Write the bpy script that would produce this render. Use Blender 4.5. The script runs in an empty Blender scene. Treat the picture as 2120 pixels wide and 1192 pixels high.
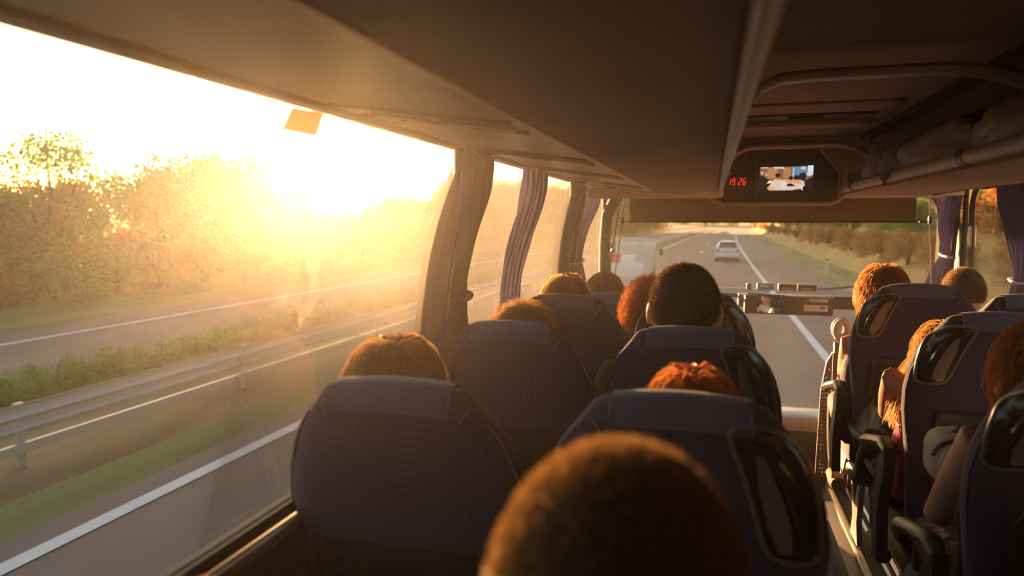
import bpy, bmesh, math, random
from mathutils import Vector, Matrix, noise
PI = math.pi
random.seed(7)
S = bpy.context.scene
C = S.collection

# ------------------------------------------------------------------ camera, sky, sun, exposure
EYE = Vector((0, 0, 2.9))
cam = bpy.data.cameras.new('camera'); camo = bpy.data.objects.new('camera', cam); C.objects.link(camo)
cam.lens = 24.62; cam.sensor_width = 36; cam.clip_start = .02; cam.clip_end = 3000
camo.location = EYE
camo.rotation_euler = (math.radians(90 - 5.358), 0, math.radians(15.905))
cam.dof.use_dof = True; cam.dof.focus_distance = 3.0; cam.dof.aperture_fstop = 2.3
S.camera = camo
S.view_settings.view_transform = 'Standard'; S.view_settings.look = 'None'
S.view_settings.exposure = 0.0; S.view_settings.gamma = 1
S.view_settings.use_curve_mapping = False
S.cycles.use_denoising = True
S.cycles.max_bounces = 8; S.cycles.diffuse_bounces = 3; S.cycles.glossy_bounces = 2
S.cycles.transmission_bounces = 3; S.cycles.transparent_max_bounces = 12; S.cycles.volume_bounces = 0
S.cycles.sample_clamp_indirect = 4.0
S.cycles.caustics_reflective = False; S.cycles.caustics_refractive = False

SUN_AZ, SUN_EL = math.radians(33.0), math.radians(3.7)      # left of the bus's heading, above the horizon
world = bpy.data.worlds.new('sky'); S.world = world; world.use_nodes = True
wt = world.node_tree; wt.nodes.clear()
wo = wt.nodes.new('ShaderNodeOutputWorld'); wb = wt.nodes.new('ShaderNodeBackground')
sk = wt.nodes.new('ShaderNodeTexSky'); sk.sky_type = 'NISHITA'; sk.sun_disc = False
sk.sun_elevation = math.radians(7); sk.sun_rotation = -SUN_AZ
sk.altitude = 50; sk.air_density = 1.0; sk.dust_density = 2.5; sk.ozone_density = 1.0
wt.links.new(sk.outputs[0], wb.inputs[0]); wb.inputs[1].default_value = 0.36
wt.links.new(wb.outputs[0], wo.inputs[0])
sl = bpy.data.lights.new('sun', 'SUN'); sl.energy = 38.0; sl.color = (1, .54, .23); sl.angle = math.radians(.6)
so = bpy.data.objects.new('sun', sl); C.objects.link(so)
SD = Vector((-math.sin(SUN_AZ) * math.cos(SUN_EL), math.cos(SUN_AZ) * math.cos(SUN_EL), math.sin(SUN_EL)))
so.rotation_euler = SD.to_track_quat('Z', 'Y').to_euler()

# ------------------------------------------------------------------ materials
def mat(name, col, rough=.6, metal=0, noise_amt=0, nscale=20, bump=0, bscale=60, transl=0, emit=None, coat=0, sheen=0, col2=None, stretch=None, detail=4, spec=.5):
    m = bpy.data.materials.new(name); m.use_nodes = True
    nt = m.node_tree; b = nt.nodes['Principled BSDF']; out = nt.nodes['Material Output']
    b.inputs['Base Color'].default_value = (*col, 1); b.inputs['Roughness'].default_value = rough
    b.inputs['Metallic'].default_value = metal; b.inputs['Coat Weight'].default_value = coat
    b.inputs['Sheen Weight'].default_value = sheen; b.inputs['Specular IOR Level'].default_value = spec
    tc = nt.nodes.new('ShaderNodeTexCoord'); mp = nt.nodes.new('ShaderNodeMapping')
    nt.links.new(tc.outputs['Object'], mp.inputs[0])
    if stretch: mp.inputs['Scale'].default_value = stretch
    if noise_amt or col2:
        n = nt.nodes.new('ShaderNodeTexNoise'); n.inputs['Scale'].default_value = nscale; n.inputs['Detail'].default_value = detail
        nt.links.new(mp.outputs[0], n.inputs[0])
        r = nt.nodes.new('ShaderNodeValToRGB'); r.color_ramp.elements[0].position = .35; r.color_ramp.elements[1].position = .65
        a = tuple(c * (1 - noise_amt) for c in col); c2 = col2 or tuple(min(1, c * (1 + noise_amt)) for c in col)
        r.color_ramp.elements[0].color = (*a, 1); r.color_ramp.elements[1].color = (*c2, 1)
        nt.links.new(n.outputs[0], r.inputs[0]); nt.links.new(r.outputs[0], b.inputs['Base Color'])
    if bump:
        n2 = nt.nodes.new('ShaderNodeTexNoise'); n2.inputs['Scale'].default_value = bscale; n2.inputs['Detail'].default_value = 3
        nt.links.new(mp.outputs[0], n2.inputs[0])
        bp = nt.nodes.new('ShaderNodeBump'); bp.inputs['Strength'].default_value = bump; bp.inputs['Distance'].default_value = .01
        nt.links.new(n2.outputs[0], bp.inputs['Height']); nt.links.new(bp.outputs[0], b.inputs['Normal'])
    if emit:
        b.inputs['Emission Color'].default_value = (*emit[:3], 1); b.inputs['Emission Strength'].default_value = emit[3]
    if transl:
        t = nt.nodes.new('ShaderNodeBsdfTranslucent'); mx = nt.nodes.new('ShaderNodeMixShader'); mx.inputs[0].default_value = transl
        src = b.inputs['Base Color'].links
        if src: nt.links.new(src[0].from_socket, t.inputs[0])
        else: t.inputs[0].default_value = (*col, 1)
        nt.links.new(b.outputs[0], mx.inputs[1]); nt.links.new(t.outputs[0], mx.inputs[2]); nt.links.new(mx.outputs[0], out.inputs[0])
    return m

def fabric_mat(name, base, dot, scale=62):
    m = mat(name, base, .9, sheen=.35, bump=.25, bscale=500)
    nt = m.node_tree; b = nt.nodes['Principled BSDF']
    tc = nt.nodes.new('ShaderNodeTexCoord'); sep = nt.nodes.new('ShaderNodeSeparateXYZ'); nt.links.new(tc.outputs['Object'], sep.inputs[0])
    def M(op, a, bb=None):
        n = nt.nodes.new('ShaderNodeMath'); n.operation = op
        for i, v in enumerate((a, bb)):
            if v is None: continue
            if isinstance(v, (int, float)): n.inputs[i].default_value = v
            else: nt.links.new(v, n.inputs[i])
        return n.outputs[0]
    sx = M('SINE', M('MULTIPLY', sep.outputs[0], scale * PI)); sz = M('SINE', M('MULTIPLY', sep.outputs[2], scale * PI))
    p = M('MULTIPLY', M('MULTIPLY', sx, sx), M('MULTIPLY', sz, sz))
    f = M('GREATER_THAN', p, .55)
    nz = nt.nodes.new('ShaderNodeTexNoise'); nz.inputs['Scale'].default_value = 9
    nt.links.new(tc.outputs['Object'], nz.inputs[0])
    f2 = M('MULTIPLY', f, nz.outputs[0])
    mx = nt.nodes.new('ShaderNodeMix'); mx.data_type = 'RGBA'
    mx.inputs[6].default_value = (*base, 1); mx.inputs[7].default_value = (*dot, 1)
    nt.links.new(f2, mx.inputs[0]); nt.links.new(mx.outputs[2], b.inputs['Base Color'])
    return m

M = {}
M['seat'] = fabric_mat('navy_seat_fabric', (.050, .038, .105), (.13, .065, .10))
M['cover'] = mat('blue_cover_cloth', (.13, .13, .25), .85, noise_amt=.05, nscale=90, bump=.3, bscale=400, sheen=.3)
M['piping'] = mat('seat_piping', (.20, .19, .30), .7)
M['rim'] = mat('grey_handle_plastic', (.20, .19, .17), .35)
M['black'] = mat('black_gloss_plastic', (.02, .018, .015), .18, coat=.5)
M['dplastic'] = mat('dark_plastic', (.035, .03, .028), .45, bump=.1, bscale=300)
M['panelgrey'] = mat('handle_inner_grey', (.27, .24, .19), .4)
M['beige'] = mat('beige_plastic', (.62, .54, .45), .42, noise_amt=.05, nscale=4)
M['beiged'] = mat('beige_trim', (.40, .33, .26), .35)
M['ceiling'] = mat('ceiling_cloth', (.46, .39, .35), .9, noise_amt=.08, nscale=2, bump=.15, bscale=500)
M['bin'] = mat('rack_underside_cloth', (.42, .35, .31), .85, noise_amt=.06, nscale=3, bump=.12, bscale=600)
M['service'] = mat('service_panel_plastic', (.76, .66, .54), .36, noise_amt=.03, nscale=3)
M['wall'] = mat('wall_lining', (.07, .055, .05), .8, bump=.2, bscale=200)
M['rubber'] = mat('window_rubber', (.025, .022, .02), .6)
M['pillar'] = mat('pillar_lining', (.045, .037, .034), .7, bump=.1, bscale=200)
M['sill'] = mat('sill_metal', (.36, .31, .25), .35, metal=.3)
M['metal'] = mat('brushed_metal', (.62, .58, .52), .3, metal=.9)
M['chrome'] = mat('chrome', (.8, .78, .75), .12, metal=1)
M['floor'] = mat('floor_speckle', (.07, .065, .055), .7, noise_amt=.6, nscale=160, bump=.1)
M['curtain'] = mat('curtain_cloth', (.13, .12, .25), .85, noise_amt=.1, nscale=12, bump=.25, bscale=300, transl=.22, sheen=.2)
M['blind'] = mat('blind_cloth', (.16, .125, .09), .9, noise_amt=.1, nscale=2, transl=.12)
M['band'] = mat('pale_strap', (.75, .72, .66), .5)
M['rope'] = mat('blind_cord', (.45, .38, .27), .6)
M['asphalt'] = mat('asphalt', (.23, .17, .135), .85, noise_amt=.12, nscale=1.2, bump=.3, bscale=40, stretch=(1, .25, 1))
M['line'] = mat('road_paint', (.82, .80, .78), .6, noise_amt=.06, nscale=4)
M['grass'] = mat('verge_grass', (.13, .17, .045), .95, col2=(.30, .28, .09), nscale=.9, bump=.5, bscale=12, stretch=(1, .18, 1))
M['drygrass'] = mat('dry_grass', (.22, .15, .07), .95, col2=(.42, .28, .13), nscale=1.3, bump=.5, bscale=12, stretch=(1, .2, 1))
M['bank'] = mat('bank_grass', (.55, .27, .09), .95, col2=(.42, .40, .11), nscale=.45, bump=1.0, bscale=3, detail=10)  # orange pushed up to stand for low sun that the trees block
M['field'] = mat('field_grass', (.16, .15, .06), .95, col2=(.24, .2, .08), nscale=.1)
M['steel'] = mat('galvanised_steel', (.62, .58, .55), .45, metal=.4)
M['leaf_a'] = mat('leaf_green', (.11, .25, .04), .7, col2=(.30, .36, .07), nscale=1.5, transl=.45)
M['leaf_b'] = mat('leaf_olive', (.17, .17, .045), .7, col2=(.34, .22, .06), nscale=1.5, transl=.45)
M['leaf_c'] = mat('leaf_orange', (.46, .20, .05), .7, col2=(.48, .34, .09), nscale=1.5, transl=.45)
M['bark'] = mat('bark', (.09, .065, .045), .9, bump=.5, bscale=30)
M['carwhite'] = mat('white_car_paint', (.85, .84, .82), .25, coat=.6)
M['cardark'] = mat('car_glass', (.03, .03, .03), .08, coat=.8)
M['red'] = mat('red_lens', (.5, .02, .015), .3)
M['redp'] = mat('red_paint', (.62, .08, .05), .5)
M['tyre'] = mat('tyre_rubber', (.02, .02, .02), .8)
M['white'] = mat('white_plastic', (.8, .78, .75), .5)
M['crate'] = mat('painted_rack', (.72, .68, .66), .5)
M['skin'] = mat('skin', (.62, .34, .22), .5, noise_amt=.04, nscale=20)
M['lips'] = mat('lips', (.45, .16, .13), .5)
M['eye'] = mat('eye', (.05, .03, .02), .2)
M['shirt_w'] = mat('white_shirt', (.78, .76, .74), .85, bump=.3, bscale=60)
M['shirt_g'] = mat('green_shirt', (.12, .20, .06), .85, bump=.3, bscale=60)
M['shirt_b'] = mat('blue_shirt', (.07, .09, .16), .85, bump=.3, bscale=60)
M['shirt_p'] = mat('pink_top', (.50, .04, .13), .8, bump=.3, bscale=60)
M['shirt_r'] = mat('brown_top', (.20, .09, .06), .85, bump=.3, bscale=60)
M['shirt_k'] = mat('black_top', (.02, .02, .02), .85, bump=.3, bscale=60)
M['trousers'] = mat('dark_trousers', (.035, .035, .05), .85, bump=.3, bscale=60)
M['floral'] = mat('floral_cloth', (.02, .018, .02), .85, col2=(.45, .25, .27), nscale=22, bump=.3, bscale=60, detail=2)
_r = M['floral'].node_tree.nodes
for n in _r:
    if n.type == 'VALTORGB': n.color_ramp.elements[0].position = .58; n.color_ramp.elements[1].position = .64
M['jacket'] = mat('dark_green_jacket', (.035, .038, .02), .8, noise_amt=.5, nscale=60, bump=.6, bscale=70)
M['bagplastic'] = mat('thin_bag_plastic', (.82, .75, .66), .32, noise_amt=.1, nscale=10, bump=.6, bscale=30, transl=.3)
M['bagcloth'] = mat('grey_bag_cloth', (.52, .46, .40), .7, bump=.3, bscale=80)
M['greenplastic'] = mat('green_bag_plastic', (.01, .10, .03), .4, bump=.4, bscale=40)
M['paper'] = mat('paper', (.75, .72, .70), .6)
M['sticker'] = mat('window_sticker_film', (.80, .66, .42), .6, transl=.8)
M['blue'] = mat('blue_card', (.04, .35, .75), .4)
M['teal'] = mat('teal_label', (.02, .35, .40), .4)
M['yellow'] = mat('yellow_print', (.8, .55, .05), .5)
M['mirror'] = mat('mirror_glass', (.9, .9, .9), .02, metal=1)
M['dash'] = mat('pale_dashboard', (.50, .50, .52), .3)
M['brown'] = mat('brown_panel', (.22, .12, .09), .4)
def emis(name, col, k):
    return mat(name, (0, 0, 0), .5, emit=(*col, k))
M['led'] = emis('led_red', (1, .03, .01), 1.6)
M['capshade'] = mat('shaded_hair_under', (.035, .017, .008), .75); M['capboy_shade'] = mat('shaded_crop_under', (.06, .03, .012), .8)  # caps kept dark to put the shade inside the hair into colour
def hair_mat(name, col, k=.5):
    m = mat(name, col, .38, transl=k, spec=.6); return m
M['h_brown'] = hair_mat('brown_hair', (.50, .26, .09), .65); M['h_dark'] = hair_mat('dark_hair', (.10, .048, .022), .35)
M['h_blond'] = hair_mat('dark_blond_hair', (.58, .34, .13), .6); M['h_red'] = hair_mat('red_hair', (.62, .20, .05), .6)
M['h_auburn'] = hair_mat('auburn_hair', (.40, .15, .05), .55); M['h_mid'] = hair_mat('mid_brown_hair', (.26, .13, .05), .45); M['h_boy'] = hair_mat('cropped_blond_hair', (.36, .19, .06), .45)

def glass(name, dens, g=.88, refl=True):
    m = bpy.data.materials.new(name); m.use_nodes = True; nt = m.node_tree
    for n in list(nt.nodes):
        if n.type != 'OUTPUT_MATERIAL': nt.nodes.remove(n)
    out = nt.nodes['Material Output']
    t = nt.nodes.new('ShaderNodeBsdfTransparent'); t.inputs[0].default_value = (.97, .96, .94, 1)
    gl = nt.nodes.new('ShaderNodeBsdfGlossy'); gl.inputs['Roughness'].default_value = .03
    fr = nt.nodes.new('ShaderNodeFresnel'); fr.inputs[0].default_value = 1.25
    ml = nt.nodes.new('ShaderNodeMath'); ml.operation = 'MULTIPLY'; ml.inputs[1].default_value = .5
    mx = nt.nodes.new('ShaderNodeMixShader')
    nt.links.new(fr.outputs[0], ml.inputs[0]); nt.links.new(ml.outputs[0], mx.inputs[0])
    nt.links.new(t.outputs[0], mx.inputs[1]); nt.links.new(gl.outputs[0], mx.inputs[2]); nt.links.new(mx.outputs[0], out.inputs[0])
    if dens:
        v = nt.nodes.new('ShaderNodeVolumeScatter'); v.inputs['Density'].default_value = dens; v.inputs['Anisotropy'].default_value = g
        nt.links.new(v.outputs[0], out.inputs['Volume'])
    return m
M['glass_l'] = glass('dusty_window_glass', 2.1, .86)
M['glass_r'] = glass('window_glass', .8, .8)
M['glass_w'] = glass('windscreen_glass', .9, .7)

# ------------------------------------------------------------------ mesh helpers
class MB:
    def __init__(s): s.v = []; s.f = []; s.m = []; s.mi = 0
    def add(s, vs, fs):
        o = len(s.v); s.v += [tuple(v) for v in vs]
        for f in fs: s.f.append(tuple(i + o for i in f)); s.m.append(s.mi)
        return s
    def box(s, c, d, rot=None, bev=0):
        x, y, z = d[0] / 2, d[1] / 2, d[2] / 2
        if bev:
            b = min(bev, x * .9, y * .9, z * .9); bm = bmesh.new(); bmesh.ops.create_cube(bm, size=1)
            for v in bm.verts: v.co = Vector((v.co.x * 2 * x, v.co.y * 2 * y, v.co.z * 2 * z))
            bmesh.ops.bevel(bm, geom=bm.edges[:], offset=b, segments=2, affect='EDGES', profile=.5)
            bm.verts.index_update(); vs = [v.co.copy() for v in bm.verts]; fs = [[v.index for v in f.verts] for f in bm.faces]; bm.free()
        else:
            vs = [Vector((a * x, b_ * y, c_ * z)) for a in (-1, 1) for b_ in (-1, 1) for c_ in (-1, 1)]
            fs = [(0, 1, 3, 2), (4, 6, 7, 5), (0, 4, 5, 1), (2, 3, 7, 6), (0, 2, 6, 4), (1, 5, 7, 3)]
        if rot is not None: vs = [rot @ v for v in vs]
        return s.add([Vector(c) + v for v in vs], fs)
    def b2(s, x0, x1, y0, y1, z0, z1, bev=0):
        return s.box(((x0 + x1) / 2, (y0 + y1) / 2, (z0 + z1) / 2), (abs(x1 - x0), abs(y1 - y0), abs(z1 - z0)), None, bev)
    def tube(s, pts, r, n=8, cap=True, flat=1):
        pts = [Vector(p) for p in pts]; k = len(pts)
        rs = r if isinstance(r, (list, tuple)) else [r] * k
        vs = []; up = None
        for i, p in enumerate(pts):
            t = (pts[min(i + 1, k - 1)] - pts[max(i - 1, 0)]).normalized()
            if up is None:
                up = Vector((0, 0, 1)) if abs(t.z) < .9 else Vector((0, 1, 0))
            a = t.cross(up).normalized(); up = a.cross(t).normalized()
            for j in range(n):
                an = 2 * PI * j / n; vs.append(p + (a * math.cos(an) + up * math.sin(an) * flat) * rs[i])
        fs = [(i * n + j, i * n + (j + 1) % n, (i + 1) * n + (j + 1) % n, (i + 1) * n + j) for i in range(k - 1) for j in range(n)]
        if cap: fs += [tuple(range(n))[::-1], tuple(range((k - 1) * n, k * n))]
        return s.add(vs, fs)
    def ell(s, c, r, nu=16, nv=10, rot=None, fn=None):
        vs = []; c = Vector(c)
        for i in range(nv + 1):
            th = PI * i / nv
            for j in range(nu):
                ph = 2 * PI * j / nu
                p = Vector((math.sin(th) * math.cos(ph), math.sin(th) * math.sin(ph), math.cos(th)))
                q = Vector((p.x * r[0], p.y * r[1], p.z * r[2]))
                if fn: q = fn(p, q)
                if rot is not None: q = rot @ q
                vs.append(c + q)
        fs = []
        for i in range(nv):
            for j in range(nu):
                a, b, c2, d = i * nu + j, i * nu + (j + 1) % nu, (i + 1) * nu + (j + 1) % nu, (i + 1) * nu + j
                fs.append((a, d, c2) if i == 0 else ((a, d, b) if i == nv - 1 else (a, d, c2, b)))
        return s.add(vs, fs)
    def grid(s, fn, nu, nv, closeu=False):
        vs = [fn(i / (nu if closeu else nu - 1), j / (nv - 1)) for j in range(nv) for i in range(nu)]
        fs = []
        for j in range(nv - 1):
            for i in range(nu if closeu else nu - 1):
                i2 = (i + 1) % nu; fs.append((j * nu + i, j * nu + i2, (j + 1) * nu + i2, (j + 1) * nu + i))
        return s.add(vs, fs)
    def prism(s, pts, axis, a, b):
        """polygon pts (2D) extruded along axis from a to b"""
        def mk(p, t):
            return {'x': (t, p[0], p[1]), 'y': (p[0], t, p[1]), 'z': (p[0], p[1], t)}[axis]
        n = len(pts)
        return s.add([mk(p, a) for p in pts] + [mk(p, b) for p in pts],
                     [tuple(range(n))[::-1], tuple(range(n, 2 * n))] + [(i, (i + 1) % n, n + (i + 1) % n, n + i) for i in range(n)])
    def build(s, name, m, parent=None, smooth=True, loc=None, angle=40):
        me = bpy.data.meshes.new(name); me.from_pydata(s.v, [], s.f)
        for mm in (m if isinstance(m, list) else [m]): me.materials.append(mm)
        me.polygons.foreach_set('material_index', s.m)
        me.update()
        bm = bmesh.new(); bm.from_mesh(me)
        if len(me.polygons) < 60000: bmesh.ops.recalc_face_normals(bm, faces=bm.faces)
        bm.to_mesh(me); bm.free()
        if smooth:
            me.polygons.foreach_set('use_smooth', [True] * len(me.polygons))
            me.set_sharp_from_angle(angle=math.radians(angle))
        o = bpy.data.objects.new(name, me); C.objects.link(o)
        if loc: o.location = loc
        if parent: o.parent = parent
        return o

def tag(o, label, cat, group=None, kind=None):
    o['label'] = label; o['category'] = cat
    if group: o['group'] = group
    if kind: o['kind'] = kind
    return o
def empty(name, loc, label, cat, group=None, rz=0):
    o = bpy.data.objects.new(name, None); C.objects.link(o); o.location = loc; o.rotation_euler = (0, 0, rz); o.empty_display_size = .1
    return tag(o, label, cat, group)
def struct(o, label=None):
    o['kind'] = 'structure'
    if label: o['label'] = label
    return o
def copy_tree(o, parent=None):
    c = o.copy(); C.objects.link(c); c.parent = parent
    for ch in list(o.children): copy_tree(ch, c)
    return c
def N(x, y=0, z=0): return noise.noise(Vector((x, y, z)))

# ------------------------------------------------------------------ the road and the land (z = 0 is the road)
YS = [-60, -30, -15, -5, 0, 5, 10, 15, 20, 30, 40, 50, 60, 80, 100, 125, 150, 175, 200, 240, 280, 320, 360, 400, 450, 500, 560, 620]
def bend(y): return 1.0e-4 * y * y if y > 0 else 0
def strip(name, prof, m, y0=-60, y1=620, lab=None):
    """prof: list of (x, z) across; swept along the bending road"""
    ys = sorted(set([y for y in YS if y0 < y < y1] + [y0, y1])); mb = MB(); n = len(prof)
    vs = [(x + bend(y), y, z) for y in ys for x, z in prof]
    fs = [(j * n + i, j * n + i + 1, (j + 1) * n + i + 1, (j + 1) * n + i) for j in range(len(ys) - 1) for i in range(n - 1)]
    mb.add(vs, fs); o = mb.build(name, m); struct(o, lab); return o
strip('road', [(-6.15, 0), (5.6, 0)], M['asphalt'], lab='grey asphalt carriageway the bus drives on')
strip('road_line', [(-5.75, .012), (-5.55, .012)], M['line'], lab='solid white line along the far left edge of the carriageway')
strip('road_line', [(2.3, .012), (2.5, .012)], M['line'], lab='solid white line along the right edge of the carriageway')
dm = MB()
for k in range(-2, 16):
    y = 68.0 + (k - 2) * 24
    if y > 2: dm.add([(-1.53 + bend(y), y, .012), (-1.40 + bend(y), y, .012), (-1.40 + bend(y + 6), y + 6, .012), (-1.53 + bend(y + 6), y + 6, .012)], [(0, 1, 2, 3)])
struct(dm.build('road_dashes', M['line']), 'white dashed line between the two lanes')
strip('verge', [(-7.0, -.02), (-6.6, .03), (-6.15, 0)], M['grass'], lab='yellow green grass edge beside the left shoulder')
strip('median', [(-11.6, .05), (-9, .12), (-7.6, .1), (-7.0, -.02)], M['drygrass'], lab='dry brown grass of the central reserve')
strip('road_opposite', [(-18.0, 0), (-11.6, 0)], M['asphalt'], lab='grey asphalt of the opposite carriageway')
strip('road_line', [(-16.25, .012), (-16.0, .012)], M['line'], lab='white line on the opposite carriageway')
strip('verge', [(-21, .3), (-18.6, .05), (-18.0, 0)], M['grass'], lab='green verge past the opposite carriageway')
strip('field', [(-160, 3), (-60, 1.5), (-26, .7), (-21, .3)], M['drygrass'], lab='dry ground under the trees on the far side')
strip('verge', [(5.6, 0), (6.2, .05), (7.6, .1)], M['grass'], lab='green grass edge beside the right shoulder')
bk = MB()
yb = [-60 + 3.4 * i for i in range(200)]; prof = [(7.6, .1), (8.2, .25), (9.5, 1.0), (11.5, 2.2), (13.5, 3.4), (16, 4.4), (20, 5.2), (30, 5.8), (60, 7), (160, 9)]
vs = []
for y in yb:
    for i, (x, z) in enumerate(prof):
        k = min(1, i / 3); vs.append((x + bend(y) + k * .5 * N(y * .2, i), y, z + k * .45 * N(y * .23, i * 2.1, 4)))
n = len(prof)
bk.add(vs, [(j * n + i, j * n + i + 1, (j + 1) * n + i + 1, (j + 1) * n + i) for j in range(len(yb) - 1) for i in range(n - 1)])
struct(bk.build('bank', M['bank']), 'rust and olive grassy bank on the right of the road, orange sunlight put into its colour')
far = MB(); far.b2(-900, 900, 610, 1600, -1, -.3); struct(far.build('field', M['field'], smooth=False), 'distant fields ahead')
far = MB(); far.b2(-1500, 1500, -900, 1600, -1.4, -.9); struct(far.build('ground', M['field'], smooth=False))

# ------------------------------------------------------------------ plants
def leafy(nleaf, w, h, seed, size=.16, blobs=14, base=.12):
    """leaf quads gathered in clumps inside a crown w wide, h high"""
    rnd = random.Random(seed); mb = MB(); cl = []
    for b in range(blobs):
        z = h * (base + (.92 - base) * rnd.random() ** .9); rr = (w * .5) * (1 - .6 * max(0, (z / h - .55)) / .45)
        a = rnd.random() * 2 * PI; q = rr * math.sqrt(rnd.random())
        cl.append((q * math.cos(a), q * math.sin(a), z, w * rnd.uniform(.13, .24)))
    for i in range(nleaf):
        cx, cy, cz, cr = cl[int(rnd.random() ** 1.0 * blobs)]
        d = Vector((rnd.gauss(0, 1), rnd.gauss(0, 1), rnd.gauss(0, 1))).normalized() * cr * (rnd.random() ** .35)
        p = Vector((cx, cy, cz)) + d
        if p.z < .02: p.z = abs(p.z)
        u = Vector((rnd.gauss(0, 1), rnd.gauss(0, 1), rnd.gauss(0, 1))).normalized(); v = u.cross(Vector((rnd.gauss(0, 1), rnd.gauss(0, 1), rnd.gauss(0, 1)))).normalized()
        s = size * rnd.uniform(.6, 1.4)
        mb.add([p - u * s * .5, p + v * s * .3, p + u * s * .5, p - v * s * .3], [(0, 1, 2, 3)])
    return mb, cl
def tree_kind(seed, w, h, leafm, nleaf=9000, size=.2, trunk=True, blobs=30):
    o = bpy.data.objects.new('tree', None); C.objects.link(o)
    mb, cl = leafy(nleaf, w, h, seed, size, blobs)
    mb.build('crown', leafm, o, smooth=False)
    t = MB(); rnd = random.Random(seed + 5)
    t.tube([(0, 0, -.2), (.1, .05, h * .3), (.05, -.08, h * .6), (.1, 0, h * .9)], [.13, .10, .06, .02], 6)
    for c in cl[:8]:
        z0 = h * rnd.uniform(.15, .5); t.tube([(.05, 0, z0), (c[0] * .5, c[1] * .5, (z0 + c[2]) / 2 + .1), (c[0], c[1], c[2])], [.05, .035, .012], 5)
    t.build('trunk', M['bark'], o)
    return o
KT = [tree_kind(1, 5.0, 5.6, M['leaf_a']), tree_kind(2, 5.4, 4.6, M['leaf_b']), tree_kind(3, 4.4, 5.2, M['leaf_c']),
      tree_kind(4, 4.2, 6.4, M['leaf_a'], 5200, .17, blobs=26), tree_kind(5, 5.2, 4.0, M['leaf_b'])]
KB = tree_kind(9, 2.6, 1.7, M['leaf_a'], 4200, .12, blobs=22); KB2 = tree_kind(10, 2.4, 1.7, M['leaf_c'], 4200, .12, blobs=22)
used = set()
def plant(k, x, y, z, sc, label, cat, group, name=None, sz=1.0):
    if k.name not in used: o = k; used.add(k.name)
    else: o = copy_tree(k)
    o.location = (x, y, z); o.rotation_euler = (0, 0, random.uniform(0, 6.28)); o.scale = (sc, sc, sc * sz)
    tag(o, label, cat, group)
    if name: o.name = name
    return o
LT = ['leafy green tree in the row beyond the opposite carriageway', 'olive tree in the row beyond the opposite carriageway',
      'rust tinged tree in the row beyond the opposite carriageway', 'tall thin green tree in the row beyond the opposite carriageway', 'low rounded olive tree in the row beyond the opposite carriageway']
# (y along the road, height) of the row at x = -23; the row dips where the low sun looks over it
y = 7.0; i = 0
while y < 215:
    step = 2.3 if y < 70 else 4.5
    ang = math.degrees(math.atan2(23.5, y))
    if 27.0 < ang < 37.2: hs = .54                   # dip before the sun
    elif ang >= 49: hs = (.60, .68, .62, .72)[i % 4]
    elif ang >= 44: hs = (.76, .84, .74)[i % 3]
    elif ang >= 37: hs = (.96, 1.0, .88)[i % 3]
    elif ang > 22: hs = .76
    else: hs = .9 + y / 230
    k = (0, 3, 1, 0, 4, 1, 2, 0)[i % 8] if ang > 45 else (2, 1, 4, 0, 2, 1, 4, 3)[i % 8]
    h0 = (5.6, 4.6, 5.2, 6.4, 4.0)[k]
    sc = hs * 5.4 / h0
    plant(KT[k], -23.5 + random.uniform(-1, 1) + bend(y), y, .35, sc if sc > .9 else .9, LT[k], 'tree', 'row of trees beyond the opposite carriageway', sz=sc / (sc if sc > .9 else .9))
    y += step; i += 1
plant(KT[3], -22.6, 19.5, .35, .93, 'thin wispy green tree poking above the tree row at its near end', 'tree', 'row of trees beyond the opposite carriageway')
for i in range(26):                                   # low scrub at the foot of the row
    y = 9 + i * 2.3 + random.uniform(-.5, .5)
    plant(KB if i % 3 else KB2, -21.0 + bend(y), y, .25, random.uniform(.9, 1.15), 'low bush at the foot of the tree row on the far side' if i % 3 else 'rust coloured low bush at the foot of the far tree row', 'bush', 'bushes under the far tree row', name='bush')
for i in range(66):                                   # central reserve bushes
    y = 1.0 + i * .95
    plant(KB, -9.9 + random.uniform(-.2, .2) + bend(y), y, .0, .42, 'low green bush behind the guardrail in the central reserve', 'bush', 'bushes in the central reserve', name='bush')
rb = [(9.5, 1.1, .9), (12, 2.6, 1.2), (15, 4.2, 1.5)]
for i in range(72):                                   # right bank scrub
    y = 4 + i * 1.9 if i < 44 else 88 + (i - 44) * 7
    x, z, sc = rb[i % 3]
    x += random.uniform(-.6, .6)
    k = (KB2, KB, KB)[i % 3] if i % 4 else KB2
    if k is KT[1]: sc *= .55
    plant(k, x + bend(y), y, z - .25, sc, 'bush growing on the sunlit bank right of the road' if k is KB else ('orange brown bush on the sunlit bank right of the road' if k is KB2 else 'small olive tree on the bank right of the road'),
          'bush' if k is not KT[1] else 'tree', 'bushes on the right bank', name='bush' if k is not KT[1] else None)
for i in range(22):
    y = 6 + i * 4.2 if i < 14 else 66 + (i - 14) * 18; k = (0, 1, 4)[i % 3]
    plant(KT[k], 18.5 + random.uniform(-1, 1) + bend(y), y, 4.6, 1.1, ['green', 'olive', '', '', 'low rounded olive'][k] + ' tree standing on top of the right bank', 'tree', 'trees on top of the right bank')
for i in range(15):                                   # far trees where the road bends away
    x = -90 + i * 17; k = i % 5
    o = plant(KT[k], x, 560 + 30 * math.sin(i * 2.1), -.3, 3.0, 'distant tree on the skyline ahead, one of a hazy belt', 'tree', 'distant tree belt ahead')

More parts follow.
